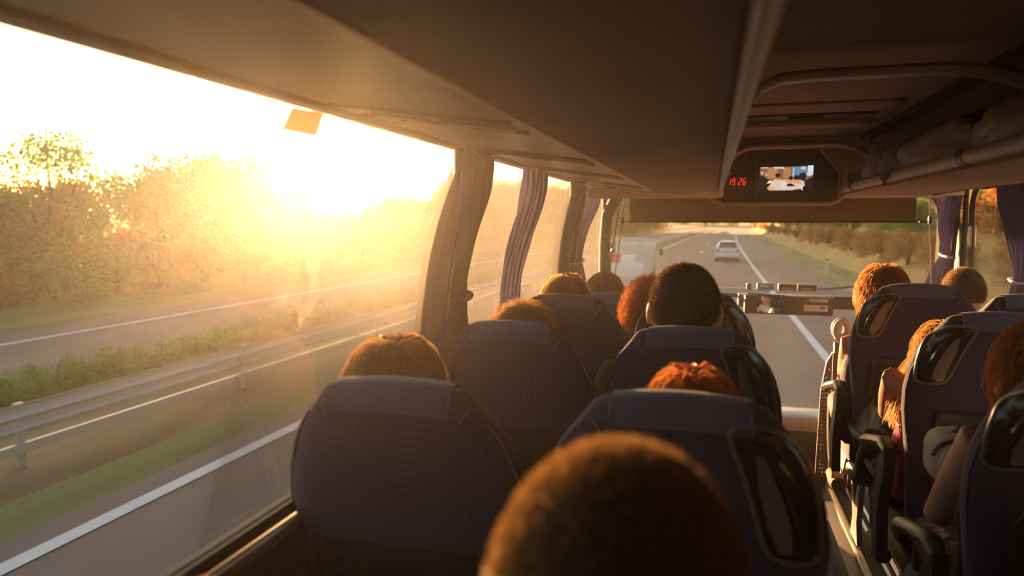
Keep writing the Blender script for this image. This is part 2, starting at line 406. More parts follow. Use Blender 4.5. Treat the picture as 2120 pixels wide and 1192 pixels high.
# ------------------------------------------------------------------ guardrail
gr = empty('guardrail', (-7.55, 0, .1), 'double corrugated steel guardrail running along the central reserve', 'guardrail')
def wbeam(zc, xo):
    p = [(xo, zc + .15), (xo - .05, zc + .11), (xo - .05, zc + .05), (xo, zc), (xo - .05, zc - .05), (xo - .05, zc - .11), (xo, zc - .15)]
    mb = MB(); ys = [v for v in YS if -60 < v < 260]; pp = p + [(a - .006, b) for a, b in p[::-1]]; n = len(pp)
    vs = [(a + bend(y), y, b) for y in ys for a, b in pp]
    mb.add(vs, [(j * n + i, j * n + (i + 1) % n, (j + 1) * n + (i + 1) % n, (j + 1) * n + i) for j in range(len(ys) - 1) for i in range(n)])
    return mb
ry = MB()
wbeam(.60, .06).build('rail', M['steel'], gr); 
lr = MB(); n = 4; ys = [v for v in YS if -60 < v < 260]
pp = [(-.03, .17), (.03, .17), (.03, .28), (-.03, .28)]
lr.add([(a + bend(y), y, b) for y in ys for a, b in pp], [(j * n + i, j * n + (i + 1) % n, (j + 1) * n + (i + 1) % n, (j + 1) * n + i) for j in range(len(ys) - 1) for i in range(n)])
lr.build('rail', M['steel'], gr)
pm = MB(); pm.box((0, 0, .32), (.05, .1, .85)); p0 = pm.build('post', M['steel'], gr)
for i in range(45):
    y = -6 + 4 * i; c = p0 if i == 0 else p0.copy()
    if i: C.objects.link(c)
    c.location = (-.04 + bend(y), y, 0)

# ------------------------------------------------------------------ delineator posts
def marker(x, y, label):
    o = empty('marker_post', (x, y, .03), label, 'marker post', 'marker posts on the right verge')
    b = MB(); b.box((0, 0, .37), (.12, .10, .78), bev=.03); b.build('post', M['white'], o)
    r = MB(); r.box((0, 0, .80), (.125, .105, .12), bev=.02); r.build('red_band', M['redp'], o)
    t = MB(); t.box((0, 0, .93), (.12, .10, .15), bev=.04); t.build('cap', M['white'], o)
marker(6.15, 42, 'white roadside post with a red band on the right verge, the nearer one')
marker(15.0, 296, 'tiny far white roadside post by the bend of the right verge')

# ------------------------------------------------------------------ white car ahead
car = empty('car', (1.12, 54, 0), 'white saloon car seen from behind, driving ahead in the same lane', 'car', rz=math.radians(-.6))
def hull(secs, n=None):
    mb = MB(); n = len(secs[0][1])
    vs = [(x, y, z) for y, ring in secs for x, z in ring]
    fs = [(j * n + i, j * n + (i + 1) % n, (j + 1) * n + (i + 1) % n, (j + 1) * n + i) for j in range(len(secs) - 1) for i in range(n)]
    fs += [tuple(range(n))[::-1], tuple(range((len(secs) - 1) * n, len(secs) * n))]
    return mb.add(vs, fs)
def cring(w, zb, zt, wt=None):
    wt = wt or w * .93
    return [(-w * .96, zb), (-w, zb + (zt - zb) * .3), (-w, zb + (zt - zb) * .62), (-wt, zt - .04), (-wt + .07, zt), (wt - .07, zt), (wt, zt - .04), (w, zb + (zt - zb) * .62), (w, zb + (zt - zb) * .3), (w * .96, zb)]
body = hull([(-.02, cring(.80, .32, .88)), (.10, cring(.88, .24, 1.0)), (.5, cring(.89, .22, 1.03)), (1.6, cring(.90, .22, .98)), (3.2, cring(.90, .22, .95)), (4.1, cring(.87, .24, .84)), (4.5, cring(.78, .3, .66))])
body.build('body', M['carwhite'], car)
def gring(w, z0, z1, wt): return [(-w, z0), (-wt, z1 - .06), (-wt + .1, z1), (wt - .1, z1), (wt, z1 - .06), (w, z0)]
hull([(.42, gring(.80, .98, 1.06, .76)), (.95, gring(.80, .96, 1.42, .60)), (1.6, gring(.80, .95, 1.47, .60)), (2.4, gring(.80, .95, 1.42, .60)), (3.2, gring(.78, .93, .98, .72))]).build('cabin', M['cardark'], car)
rf = MB(); rf.grid(lambda u, v: (-.60 + 1.2 * u, .9 + 1.6 * v, 1.44 + .04 * math.sin(PI * u) + .03 * math.sin(PI * v)), 8, 8)
rf.add([(s * .61, .92, 1.40) for s in (-1, 1)], [])
for s in (-1, 1):
    rf.tube([(s * .82, .36, 1.0), (s * .64, .92, 1.42)], .05, 6); rf.tube([(s * .64, 1.6, 1.43), (s * .83, 1.7, .98)], .03, 6)
rf.tube([(-.62, .9, 1.44), (.62, .9, 1.44)], .05, 6); rf.build('roof', M['carwhite'], car)
for s in (-1, 1):
    t = MB(); t.box((s * .70, .02, .82), (.24, .10, .15), bev=.03); t.build('tail_light', M['red'], car)
    mi = MB(); mi.ell((s * 1.0, 2.7, 1.02), (.10, .07, .07)); mi.tube([(s * .85, 2.7, .98), (s * .97, 2.7, 1.0)], .02); mi.build('side_mirror', M['carwhite'], car)
    for yy in (.85, 3.55):
        w = MB(); w.tube([(s * .86, yy, .31), (s * .66, yy, .31)], .31, 20); w.build('wheel', M['tyre'], car)
b = MB(); b.box((0, -.06, .42), (1.62, .12, .2), bev=.04); b.build('bumper', M['carwhite'], car)
b = MB(); b.box((0, -.035, .70), (.52, .02, .12)); b.build('number_plate', M['paper'], car)
b = MB(); b.box((0, -.03, .25), (1.45, .1, .14)); b.build('valance', M['tyre'], car)

# ------------------------------------------------------------------ white flatbed truck being overtaken
tk = empty('truck', (-3.55, 29.0, 0), 'white open flatbed lorry with a slatted headboard in the left lane', 'truck')
b = MB(); b.box((0, 2.6, .62), (1.7, 5.4, .16)); b.box((0, 2.6, .42), (.7, 5.2, .24)); b.build('chassis', M['crate'], tk, smooth=False)
b = MB(); b.box((0, 0, .93), (1.78, .06, .62), bev=.02)
for z in (.8, .93, 1.06): b.box((0, -.035, z), (1.7, .02, .02))
b.build('tailgate', M['carwhite'], tk)
for s in (-1, 1):
    b = MB()
    for k in range(3): b.box((s * .88, 2.4, .80 + .17 * k), (.03, 4.7, .10))
    for yy in (.1, 1.6, 3.2, 4.7): b.box((s * .88, yy, .98), (.06, .06, .6))
    b.build('side_board', M['crate'], tk, smooth=False)
b = MB()
for k in range(12): b.box((0, 4.9, 1.25 + .075 * k), (1.78, .04, .045))
for x in (-.87, -.6, -.4, -.2, 0, .2, .45, .87): b.box((x, 4.9, 1.5), (.05, .05, 1.15))
b.box((0, 4.9, 2.10), (1.84, .05, .12)); b.build('headboard', M['crate'], tk, smooth=False)
b = MB(); b.box((0, 5.9, 1.25), (1.72, 1.5, 1.3), bev=.12); b.build('cab', M['carwhite'], tk)
for s in (-1, 1):
    b = MB(); b.tube([(s * .86, 6.1, 1.45), (s * 1.15, 6.05, 1.5)], .02); b.box((s * 1.18, 6.05, 1.45), (.18, .08, .32), bev=.03); b.build('side_mirror', M['tyre'], tk)
    for yy in (.9, 5.9):
        b = MB(); b.tube([(s * .88, yy, .38), (s * .62, yy, .38)], .38, 20); b.build('wheel', M['tyre'], tk)
    b = MB(); b.box((s * .72, -.04, .55), (.22, .05, .12), bev=.02); b.build('tail_light', M['red'], tk)
lo = MB(); lo.box((.15, 1.0, 1.33), (.62, .6, .34), bev=.06); tag(lo.build('crate', M['white'], loc=(-3.55, 29, 0)), 'white box loaded on the bed of the flatbed lorry', 'crate')
lo = MB(); lo.box((-.5, 1.6, 1.30), (.5, .7, .5), bev=.06); tag(lo.build('crate', M['redp'], loc=(-3.55, 29, 0)), 'reddish box loaded on the left of the lorry bed', 'crate')

# ------------------------------------------------------------------ bus shell
XL, XR, YF, YB = -.82, 1.58, 5.62, -2.6
ZP, ZA, ZT, ZS = 1.40, 1.25, 3.15, 2.32          # seat platform, aisle floor, window top, window sill
def slab(name, m, boxes, label=None, bev=0, smooth=False):
    b = MB()
    for q in boxes: b.b2(*q, bev=bev)
    return struct(b.build(name, m, smooth=bool(bev)), label)
# a corridor of floor: two platforms, the aisle between, a low front well
slab('floor', M['floor'], [(.22, .62, YB, 4.5, ZA - .06, ZA), (-.9, .22, YB, 4.5, ZP - .25, ZP), (.70, 1.66, YB, 4.5, ZP - .25, ZP), (-.9, 1.66, 4.5, YF, .45, .5)], 'speckled dark bus floor with raised seat platforms')
slab('wall_front_low', M['wall'], [(-.9, 1.66, 5.5, 5.62, .5, 1.48), (-.9, .22, 4.42, 4.5, .5, ZP - .25), (.62, 1.66, 4.42, 4.5, .5, ZP - .25)])
slab('wall_left', M['wall'], [(-.90, XL, YB, YF, .3, ZS - .11), (-.90, XL, YB, YF, ZT + .03, 3.5)], 'dark lined bus side wall below and above the left windows')
slab('wall_right', M['wall'], [(XR, 1.66, YB, YF, .3, 2.2), (XR, 1.66, YB, YF, ZT, 3.5), (XR, 1.66, YB, .9, 2.1, 3.2)], 'dark lined bus side wall below and above the right windows, with an added unseen rear panel that blocks light')  # last box: unseen panel added behind the camera to cut side light
slab('wall_back', M['wall'], [(-.9, 1.66, YB - .06, YB, .3, 3.5)])
slab('roof', M['wall'], [(-.9, 1.66, YB, YF, 3.50, 3.56)])
slab('ceiling', M['ceiling'], [(-.82, 1.58, YB, 4.72, 3.42, 3.50)], 'dim fabric lined aisle ceiling')
# left sill: rubber band then a pale rail
slab('trim_1', M['sill'], [(XL, XL + .045, YB, 5.4, 2.292, 2.316)], 'pale metal sill rail under the left windows', bev=.008)
slab('trim_2', M['rubber'], [(XL - .006, XL + .022, YB, 5.4, 2.19, 2.342)], 'black rubber seal along the foot of the left windows')
slab('trim_3', M['beiged'], [(XL - .02, XL + .02, YB, 5.4, ZT - .01, ZT + .05)], 'slim trim along the head of the left windows')
slab('trim_4', M['sill'], [(XR - .045, XR, YB, 5.4, 2.2, 2.25)], 'sill rail under the right windows', bev=.008)
def rounded_open(y0, y1, z0, z1, r, rake, n=6):
    """outline of a window opening in (y, z), raked forward"""
    pts = []
    for cy, cz, a0 in ((y1 - r, z1 - r, 0), (y0 + r, z1 - r, 90), (y0 + r, z0 + r * .4, 180), (y1 - r, z0 + r * .4, 270)):
        for k in range(n + 1):
            a = math.radians(a0 + 90 * k / n); rz_ = r if a0 < 180 else r * .4
            pts.append((cy + r * math.cos(a), cz + rz_ * math.sin(a)))
    return [(y + rake * (z - 2.6), z) for y, z in pts]
def side_window(idx, X, y0, y1, z0, z1, gm, rake=.42, r=.16, name=None, pm=None):
    g = MB(); out = rounded_open(y0, y1, z0, z1, r, rake)
    t = .006
    g.prism(out, 'x', X - t, X + t)
    o = struct(g.build('window_%d' % idx, gm, smooth=False))
    f = MB(); f.tube([(X, a, b) for a, b in out] + [(X, *out[0])], .016, 6, cap=False); struct(f.build('window_frame', M['rubber'], o))
    return out
def pillar(idx, X, ya, yb, rake=.42, side=1, label=None, ra=.16, wz=ZS):
    """lining between two openings: from opening edge ya (of the rear one) to yb (start of the next), flared into the corners"""
    L, Rr = [], []; n = 12
    for k in range(n + 1):
        t = k / n; z = wz + (ZT - wz) * t
        s = .08 * t + rake * t ** 3
        L.append((ya + s, z)); Rr.append((yb + s * .8, z))
    b = MB(); ring = L + Rr[::-1]
    m = len(ring); x0, x1 = (X - .05, X + .045 * side)
    b.add([(x0, *p) for p in ring] + [(x1, *p) for p in ring], [(i, i + 1, m - 2 - i, m - 1 - i) for i in range(n)] + [(m + i, m + m - 1 - i, m + m - 2 - i, m + i + 1) for i in range(n)] + [(i, (i + 1) % m, m + (i + 1) % m, m + i) for i in range(m)])
    o = struct(b.build('trim_%d' % idx, M['pillar'] if side > 0 else M['rubber']), label)  # right pillars take the darker rubber colour to stand for shade
    z = MB(); z.tube([(x1, a + .012 + 0, c) for a, c in L], .007, 6); struct(z.build('pillar_seal', M['sill'] if side > 0 else M['rubber'], o))
side_window(1, XL, -1.3, 2.22, 2.33, ZT + .02, M['glass_l'], rake=0, r=.04)
pillar(11, XL, 1.93, 2.10, .37, label='dark raked pillar with a pale zip seal behind the nearest left curtain')
side_window(2, XL, 2.26, 4.20, 2.33, ZT + .02, M['glass_l'], rake=0, r=.04)
pillar(12, XL, 3.82, 3.98, .50, label='dark raked pillar behind the third left curtain')
side_window(3, XL, 4.24, 5.50, 2.33, ZT + .02, M['glass_l'], rake=0, r=.04)
slab('trim_15', M['pillar'], [(XL - .05, XL + .03, -1.5, -1.3, 2.2, ZT), (XL - .05, XL + .03, YB, -2.3, 2.2, ZT)])
side_window(4, XR, .9, 2.6, 2.2, ZT - .02, M['glass_r'], rake=.1)
pillar(13, XR, 2.6, 2.75, .1, side=-1, wz=2.2)
side_window(5, XR, 2.75, 5.06, 2.2, ZT - .02, M['glass_r'], rake=.1)
pillar(14, XR, 5.06, 5.22, .1, side=-1, wz=2.2, label='curved pillar beside the right front curtain, shade put into its dark colour')
side_window(6, XR, 5.2, 5.55, 2.2, ZT - .02, M['glass_r'], rake=.02, r=.05)
# front pillars, windscreen in two panes with a bar between, header
fp = MB(); pts = [(XL + .02, 5.42, 1.3), (XL + .02, 5.42, 2.75), (XL + .03, 5.46, 2.95), (XL + .08, 5.54, 3.08), (XL + .17, 5.60, 3.15)]
fp.tube(pts, [.045, .045, .045, .045, .05], 8); struct(fp.build('trim_16', M['pillar']), 'curved dark front pillar at the left end of the windscreen')
fp = MB(); fp.tube([(XR - .02, 5.56, 1.3), (XR - .02, 5.56, 2.95), (XR - .08, 5.58, 3.08), (XR - .15, 5.60, 3.14)], .045, 8); struct(fp.build('trim_17', M['pillar']))
hd = MB(); hd.tube([(XL + .035, 5.40, 2.80), (XL + .06, 5.42, 2.74), (XL + .085, 5.43, 2.70), (XL + .075, 5.42, 2.66), (XL + .04, 5.40, 2.655)], .012, 8)
tag(hd.build('grab_hook', M['beiged']), 'small curved handle on the left front pillar', 'handle')
hk = MB(); hk.box((XL + .055, 5.38, 2.53), (.03, .04, .045), bev=.006); tag(hk.build('latch', M['dplastic']), 'small black latch on the left front pillar', 'latch')
g = MB(); g.b2(XL, XR, 5.60, 5.612, 2.40, 3.16); o = struct(g.build('window_7', M['glass_w'], smooth=False), 'upper windscreen pane')
g = MB(); g.b2(XL, XR, 5.60, 5.612, 1.50, 2.30); o = struct(g.build('window_8', M['glass_w'], smooth=False), 'lower windscreen pane')
slab('trim_18', M['dplastic'], [(.20, XR, 5.50, 5.62, 2.27, 2.362), (XL, .2, 5.58, 5.62, 2.33, 2.36)], 'dark bar across the windscreen', bev=.01)
slab('wall_front_top', M['wall'], [(-.9, 1.66, 5.56, 5.64, 3.15, 3.56)])
slab('trim_19', M['dash'], [(-.3, .86, 5.2, 5.5, 1.42, 1.53)], 'pale ledge along the foot of the lower windscreen', bev=.03)
slab('trim_20', M['dplastic'], [(-.3, .9, 5.24, 5.5, .8, 1.42)])
tl = MB(); tl.box((.80, 5.30, 1.555), (.06, .06, .05)); tag(tl.build('label_block', M['teal'], smooth=False), 'small teal box on the pale windscreen ledge', 'box')

# ---- luggage racks
XF, XE, YEND = -.335, .042, 4.52
def rack_left():
    b = MB(); b.add([(XL, YB, 3.155), (XF, YB, 3.088), (XF, YEND, 3.088), (XL, YEND, 3.155), (XL, YB, 3.19), (XF, YB, 3.12), (XF, YEND, 3.12), (XL, YEND, 3.19)],
                    [(0, 1, 2, 3), (4, 5, 6, 7), (0, 1, 5, 4), (3, 2, 6, 7), (0, 3, 7, 4), (1, 2, 6, 5)])
    b2 = MB(); b2.add([(XL, YEND, 3.155), (XF, YEND, 3.088), (XF, 5.4, 3.088), (XL + .1, 5.4, 3.15), (XL, YEND, 3.19), (XF, YEND, 3.12), (XF, 5.4, 3.12), (XL + .1, 5.4, 3.19)],
                     [(0, 1, 2, 3), (4, 5, 6, 7), (0, 1, 5, 4), (3, 2, 6, 7), (0, 3, 7, 4), (1, 2, 6, 5)])
    r = empty('luggage_rack', (0, 0, 0), 'closed overhead luggage rack running above the left seats', 'luggage rack')
    b.build('service_panel', M['service'], r, smooth=False); b2.build('service_panel_end', M['service'], r, smooth=False)
    p = MB()
    def f(u, v):
        x = XF + .012 + (XE - .02 - XF - .012) * u
        return (x, YB + (YEND - YB) * v, 3.082 - .012 * math.sin(PI * u) + .014 * u)
    p.grid(f, 14, 30)
    def f2(u, v): q = f(u, v); return (q[0], q[1], q[2] + .03)
    p.grid(f2, 14, 30); p.b2(XE - .03, XE - .01, YB, YEND, 3.10, 3.30); p.build('underside_panel', M['bin'], r)
    e = MB(); e.tube([(XE, YB, 3.092), (XE, YEND, 3.092)], .015, 12); e.build('edge_rail', M['beiged'], r)
    s = MB(); s.tube([(XF, YB, 3.086), (XF, YEND, 3.086)], .006, 8); s.build('seam_bead', M['bin'], r)
    fr = MB(); fr.b2(XL + .02, XE + .02, YEND - .02, YEND + .06, 3.05, 3.12, bev=.02); fr.build('front_lip', M['service'], r)
    # service sets: reading lights, air outlets, seams
    for j, yy in enumerate((1.42, 2.28, 3.10, 3.95, 4.62)):
        q = MB(); zf = lambda x: 3.155 + (x - XL) / (XF - XL) * (3.088 - 3.155) - .004
        for x0, x1, yo, w in ((XL + .10, XL + .22, 0, .035), (XL + .26, XL + .42, 0, .04)):
            xc = (x0 + x1) / 2; q.box((xc, yy + yo, zf(xc)), (x1 - x0, w, .012), Matrix.Rotation(math.atan2(3.088 - 3.155, XF - XL) * -1, 3, 'Y'))
        q.build('air_outlet', M['beiged'], r, smooth=False)
        q = MB(); q.box((XL + .24, yy + .06, zf(XL + .24)), (.40, .008, .01), Matrix.Rotation(.14, 3, 'Y')); q.box((XL + .24, yy - .09, zf(XL + .24)), (.40, .008, .01), Matrix.Rotation(.14, 3, 'Y')); q.build('seam', M['beiged'], r, smooth=False)
        for xx in (.33, .16): q = MB(); q.ell((XL + xx, yy + .035, zf(XL + xx) - .001), (.016, .016, .006)); q.build('reading_light', M['chrome'], r)
rack_left()
XRL, XRF = .74, 1.20
rr = empty('luggage_rack', (XRL, 0, 3.06), 'open overhead luggage shelf with pale rail above the right seats', 'luggage rack')
def L(v): return (v[0] - XRL, v[1], v[2] - 3.06)
b = MB(); b.tube([L((XRL, YB, 3.098)), L((XRL, 4.66, 3.098)), L((XRL - .005, 4.76, 3.10))], .024, 12); b.build('edge_rail', M['beige'], rr)
b = MB(); b.b2(XRL + .005 - XRL, XRF - XRL, YB, 4.8, 3.062 - 3.06, 3.085 - 3.06); b.build('shelf', M['bin'], rr, smooth=False)
b = MB(); b.add([L(p) for p in [(XRF, YB, 3.058), (XR, YB, 3.125), (XR, 5.3, 3.125), (XRF, 5.3, 3.058), (XRF, YB, 3.09), (XR, YB, 3.15), (XR, 5.3, 3.15), (XRF, 5.3, 3.09)]], [(0, 1, 2, 3), (4, 5, 6, 7), (0, 1, 5, 4), (3, 2, 6, 7), (0, 3, 7, 4), (1, 2, 6, 5)])
b.build('service_panel', M['service'], rr, smooth=False)
for yy in (2.95, 3.9, 4.7):
    q = MB(); q.box(L((1.36, yy, 3.082)), (.22, .05, .012), Matrix.Rotation(-.17, 3, 'Y')); q.build('air_outlet', M['dplastic'], rr, smooth=False)
for yy in (2.46, 4.22):
    q = MB(); q.tube([L((XRL, yy - .03, 3.098)), L((XRL, yy + .03, 3.098))], .0262, 12); q.build('rail_clip', M['dplastic'], rr)
b = MB(); b.grid(lambda u, v: L((1.02 + .5 * u, YB + 7.4 * v, 3.42 - .05 * u - .22 * u * u)), 8, 4); b.build('back_lining', M['bin'], rr)
b = MB(); b.b2((.85 - XRL), .866 - XRL, YB, 4.72, 3.40 - 3.06, 3.425 - 3.06); b.b2(.90 - XRL, .91 - XRL, YB, 4.72, 3.39 - 3.06, 3.42 - 3.06); b.build('roof_gutter', M['rubber'], rr, smooth=False)
# ---- ceiling bows
def bow(y, x0, x1, z, w, label, drop=.14, ex=.26):
    pts = []
    for k in range(8): a = PI / 2 * k / 7; pts.append((x0 + .10 - .10 * math.sin(PI / 2 - a) * 1.0, y, z - .05 * (1 - math.sin(a))))
    pts = [(x0, y, z - .06), (x0 + .03, y, z - .025), (x0 + .09, y, z), (x0 + .2, y, z + .005)] + [(x0 + .2 + (x1 - x0 - .2) * t, y, z + .005) for t in (.33, .66, 1)]
    for k in range(1, 8): a = PI / 2 * k / 7; pts.append((x1 + ex * math.sin(a), y, z + .005 - drop * (1 - math.cos(a)) * 1.0))
    b = MB(); b.tube(pts, .036, 10, flat=.55)
    # flatten along y by widening: build as strap
    m = MB(); n = len(pts)
    vs = []
    for i, p in enumerate(pts):
        t = (Vector(pts[min(i + 1, n - 1)]) - Vector(pts[max(i - 1, 0)])).normalized(); nn = Vector((-t.z, 0, t.x))
        for dy, dn in ((-w, 0), (-w * .7, -.014), (w * .7, -.014), (w, 0), (w * .7, .012), (-w * .7, .012)):
            vs.append(Vector(p) + nn * dn + Vector((0, dy, 0)))
    fs = [(j * 6 + i, j * 6 + (i + 1) % 6, (j + 1) * 6 + (i + 1) % 6, (j + 1) * 6 + i) for j in range(n - 1) for i in range(6)] + [tuple(range(6)), tuple(range(n * 6 - 6, n * 6))]
    m.add(vs, fs); o = m.build('ceiling_rib', M['beiged'], angle=60); tag(o, label, 'ceiling rib', None)
bow(2.32, .10, .60, 3.335, .05, 'long pale curved rib crossing the aisle ceiling near the camera', drop=.16, ex=.33)
bow(4.30, .10, .64, 3.325, .035, 'smaller pale curved rib just above the screen housing', drop=.20, ex=.24)
# ---- roof hatch frame between the bows
rh = empty('roof_hatch', (.42, 3.68, 3.42), 'dark recessed roof hatch in the aisle ceiling', 'roof hatch')
b = MB()
for q in [(-.36, .36, .18, .32, -.035, 0), (-.36, .36, -.34, -.30, -.012, 0), (-.36, -.32, -.34, .2, -.012, 0), (.32, .36, -.34, .2, -.012, 0)]: b.b2(*q, bev=.005)
b.build('frame', M['bin'], rh)
b = MB(); b.b2(-.32, .32, .0, .18, -.010, -.001, bev=.003); b.build('recess_panel', M['dplastic'], rh)
b = MB(); b.b2(-.08, .08, .02, .05, -.022, -.010, bev=.004); b.build('latch', M['rubber'], rh)
b = MB()
for k in range(9): b.b2(-.075 + k * .017, -.064 + k * .017, .09, .115, -.0125, -.0105)
b.build('embossed_lettering', M['panelgrey'], rh, smooth=False)
b = MB(); b.b2(.22, .31, .02, .16, -.0125, -.0105); b.build('warning_label', M['brown'], rh, smooth=False)

# ---- monitor housing
MY = 4.55
mh = empty('monitor_housing', (.385, MY, 3.03), 'dark overhead housing with a television and a red clock', 'monitor housing')
ocg = [(-.36, .02), (-.33, -.005), (.29, -.005), (.325, .02), (.325, .17), (.21, .30), (-.30, .30), (-.36, .27)]
b = MB(); b.prism([(x, z) for x, z in ocg], 'y', 0, .25); b.build('face', M['dplastic'], mh, smooth=False)
b = MB()
outer = [(x * 1.0 + (.02 if x > 0 else -.0), z - .018 if z < .05 else z) for x, z in ocg]
b.tube([(-.42, .01, .03), (-.37, 0, -.0), (-.33, -.005, -.018), (.29, -.005, -.018), (.33, 0, .0), (.36, 0, .03)], .013, 8)
b.tube([(.33, 0, .0), (.337, 0, .16), (.22, 0, .305)], .010, 8)
b.build('bezel', M['beiged'], mh)
b = MB(); b.b2(-.14, -.132, -.004, .0, .02, .24); b.build('divider', M['brown'], mh, smooth=False)
b = MB(); b.prism([(-.36, .18), (-.30, .20), (-.285, .17), (-.31, .135), (-.36, .12)], 'y', -.012, 0); b.build('corner_flap', M['beiged'], mh)
# picture
tv = MB(); mats = []
def patch(col, k, poly, dy):
    mats.append(emis('screen_colour_%d' % len(mats), col, k)); tv.mi = len(mats) - 1
    tv.add([(x, -.003 - dy, z) for x, z in poly], [tuple(range(len(poly)))])
def rc(x0, x1, z0, z1): return [(x0, z0), (x1, z0), (x1, z1), (x0, z1)]
SX, SZ = .31, .145                                   # screen width and height, lower left corner at origin
def T(poly): return [(-.125 + x * SX, .062 + z * SZ) for x, z in poly]
patch((.30, .12, .05), .9, T(rc(.03, 1, .42, .97)), 0)          # panelled wall
patch((.55, .26, .10), .9, T(rc(.17, .36, .5, .93)), .0004)
patch((.50, .24, .10), .9, T(rc(.46, .60, .5, .93)), .0004)
patch((.75, .62, .60), .9, T([(.28, .9), (.50, .88), (.46, .97), (.28, .97)]), .0006)
patch((.16, .28, .38), .9, T(rc(.62, .9, .5, .97)), .0005)
patch((.45, .62, .78), .9, T(rc(.63, .66, .55, .93)), .0008)
patch((.55, .70, .80), .9, T(rc(.78, .86, .84, .97)), .0008)
patch((.80, .85, .92), .9, T(rc(.90, 1, .62, 1.0)), .0006)
patch((.85, .62, .50), .9, T([(.17, .08), (.30, .46), (.78, .42), (.90, .30), (.80, .06), (.62, .0), (.22, .0)]), .001)   # table
patch((.90, .45, .12), .9, T([(.17, .12), (.24, .0), (.33, 0), (.22, .18)]), .0014)
patch((.80, .38, .12), .9, T([(.26, .46), (.40, .48), (.56, .30), (.80, .27), (.78, .38), (.60, .46)]), .0012)
patch((.80, .75, .85), .9, T([(.42, .08), (.52, .08), (.50, .40), (.44, .38)]), .0014)
patch((.90, .85, .88), .9, T([(.15, .28), (.30, .32), (.24, .42), (.19, .38)]), .0016)
patch((.02, .02, .03), .5, T([(0, .45), (.03, .62), (.10, .60), (.14, .50), (.20, .44), (.16, .25), (.10, .05), (0, 0)]), .0016)
patch((.02, .02, .03), .5, T([(.52, .20), (.56, .28), (.62, .27), (.70, .16), (.56, .16)]), .0018)
for cx, cz, r in ((.36, .62, .045), (.60, .50, .04), (.70, .52, .05)): patch((.02, .02, .03), .5, T([(cx + r * math.cos(a), cz + 2 * r * math.sin(a)) for a in [k * PI / 5 for k in range(10)]]), .0017)
patch((.03, .03, .05), .5, T([(.72, .42), (.76, .68), (.84, .74), (.88, .60), (.86, .42)]), .0019)
patch((.02, .02, .03), .5, T([(.90, .0), (.84, .30), (.92, .46), (1, .55), (1, 0)]), .0019)
patch((.80, .70, .66), .9, T([(.90, .58), (.88, .68), (.94, .76), (.99, .70), (.96, .56)]), .0021)
patch((.85, .80, .85), .9, T([(.80, .22), (.83, .0), (.80, 0), (.77, .20)]), .0021)
patch((.75, .42, .30), .9, T([(.05, .66), (.10, .66), (.10, .78), (.05, .78)]), .0021)
patch((.75, .42, .30), .9, T([(.13, .60), (.17, .60), (.17, .72), (.13, .72)]), .0021)
for k in range(4): patch((.9, .88, .85), .9, T(rc(.06 + k * .03, .08 + k * .03, .91, .96)), .0021)
tv.build('television_screen', mats, mh, smooth=False)
# clock 19 26
SEG = {'1': 'bc', '9': 'abcdfg', '2': 'abdeg', '6': 'acdefg'}
ck = MB(); h, w = .019, .014
def seg(ch, ox, oz):
    P = {'a': (0, 2 * h, w, 2 * h), 'g': (0, h, w, h), 'd': (0, 0, w, 0), 'f': (0, h, 0, 2 * h), 'b': (w, h, w, 2 * h), 'e': (0, 0, 0, h), 'c': (w, 0, w, h)}
    for s_ in SEG[ch]:
        x0, z0, x1, z1 = P[s_]; sh = lambda z: .14 * z
        ck.tube([(ox + x0 + sh(z0) + (x1 - x0) * .12, -.004, oz + z0 + (z1 - z0) * .12), (ox + x1 + sh(z1) - (x1 - x0) * .12, -.004, oz + z1 - (z1 - z0) * .12)], .0022, 5)
for ch, ox in zip('1926', (-.300, -.276, -.238, -.213)): seg(ch, ox, .098 if True else 0)
ck.build('clock_digits', M['led'], mh)

# ---- sun blind, cords, front lip
sb = empty('sun_blind', (.36, 5.30, 3.10), 'wide brown roller blind pulled partly down over the windscreen', 'blind')
b = MB(); b.grid(lambda u, v: (-.955 + 1.91 * u, .006 * math.sin(u * 9) * v, -.215 * v + .02), 30, 6); b.grid(lambda u, v: (-.955 + 1.91 * u, .006 * math.sin(u * 9) * v + .003, -.215 * v + .02), 30, 6); b.build('cloth', M['blind'], sb)
b = MB(); b.tube([(-.96, 0, -.197), (.96, 0, -.197)], .006, 8); b.build('bottom_bar', M['rubber'], sb)
b = MB(); b.tube([(-.96, 0, .02), (.96, 0, .02)], .02, 10); b.build('roller', M['beiged'], sb)
for x0, x1 in ((-1.0, -1.08), (1.03, 1.08)):
    b = MB(); b.tube([(x0, .0, .02), (x0 * 1.01, 0, -.2), (x1, 0, -.75)], .0045, 6); b.build('cord', M['rope'], sb)
    b = MB(); b.tube([(x0 * .95, 0, -.197), (x0 * 1.01, 0, -.197)], .004, 6); b.box((x0 * 1.01, 0, -.185), (.02, .02, .05), bev=.004); b.build('cord_clip', M['dplastic'], sb)
b = MB(); b.tube([(-1.03, .06, .02), (-1.06, .06, -.2), (-1.13, .06, -.75)], .005, 6); b.build('cord', M['rubber'], sb)
slab('trim_21', M['service'], [(-.62, .02, 4.86, 5.30, 3.075, 3.10), (.76, 1.45, 4.80, 5.30, 3.062, 3.09), (-.0, .78, 4.78, 5.3, 3.07, 3.09)], 'pale lining over the windscreen', bev=.008)
# ---- window sticker
b = MB(); b.prism([(1.25, 3.128), (1.368, 3.134), (1.335, 3.082), (1.215, 3.080)], 'x', XL + .007, XL + .0085); tag(b.build('sticker', M['sticker'], smooth=False), 'square amber sticker at the head of the nearest left window', 'sticker')

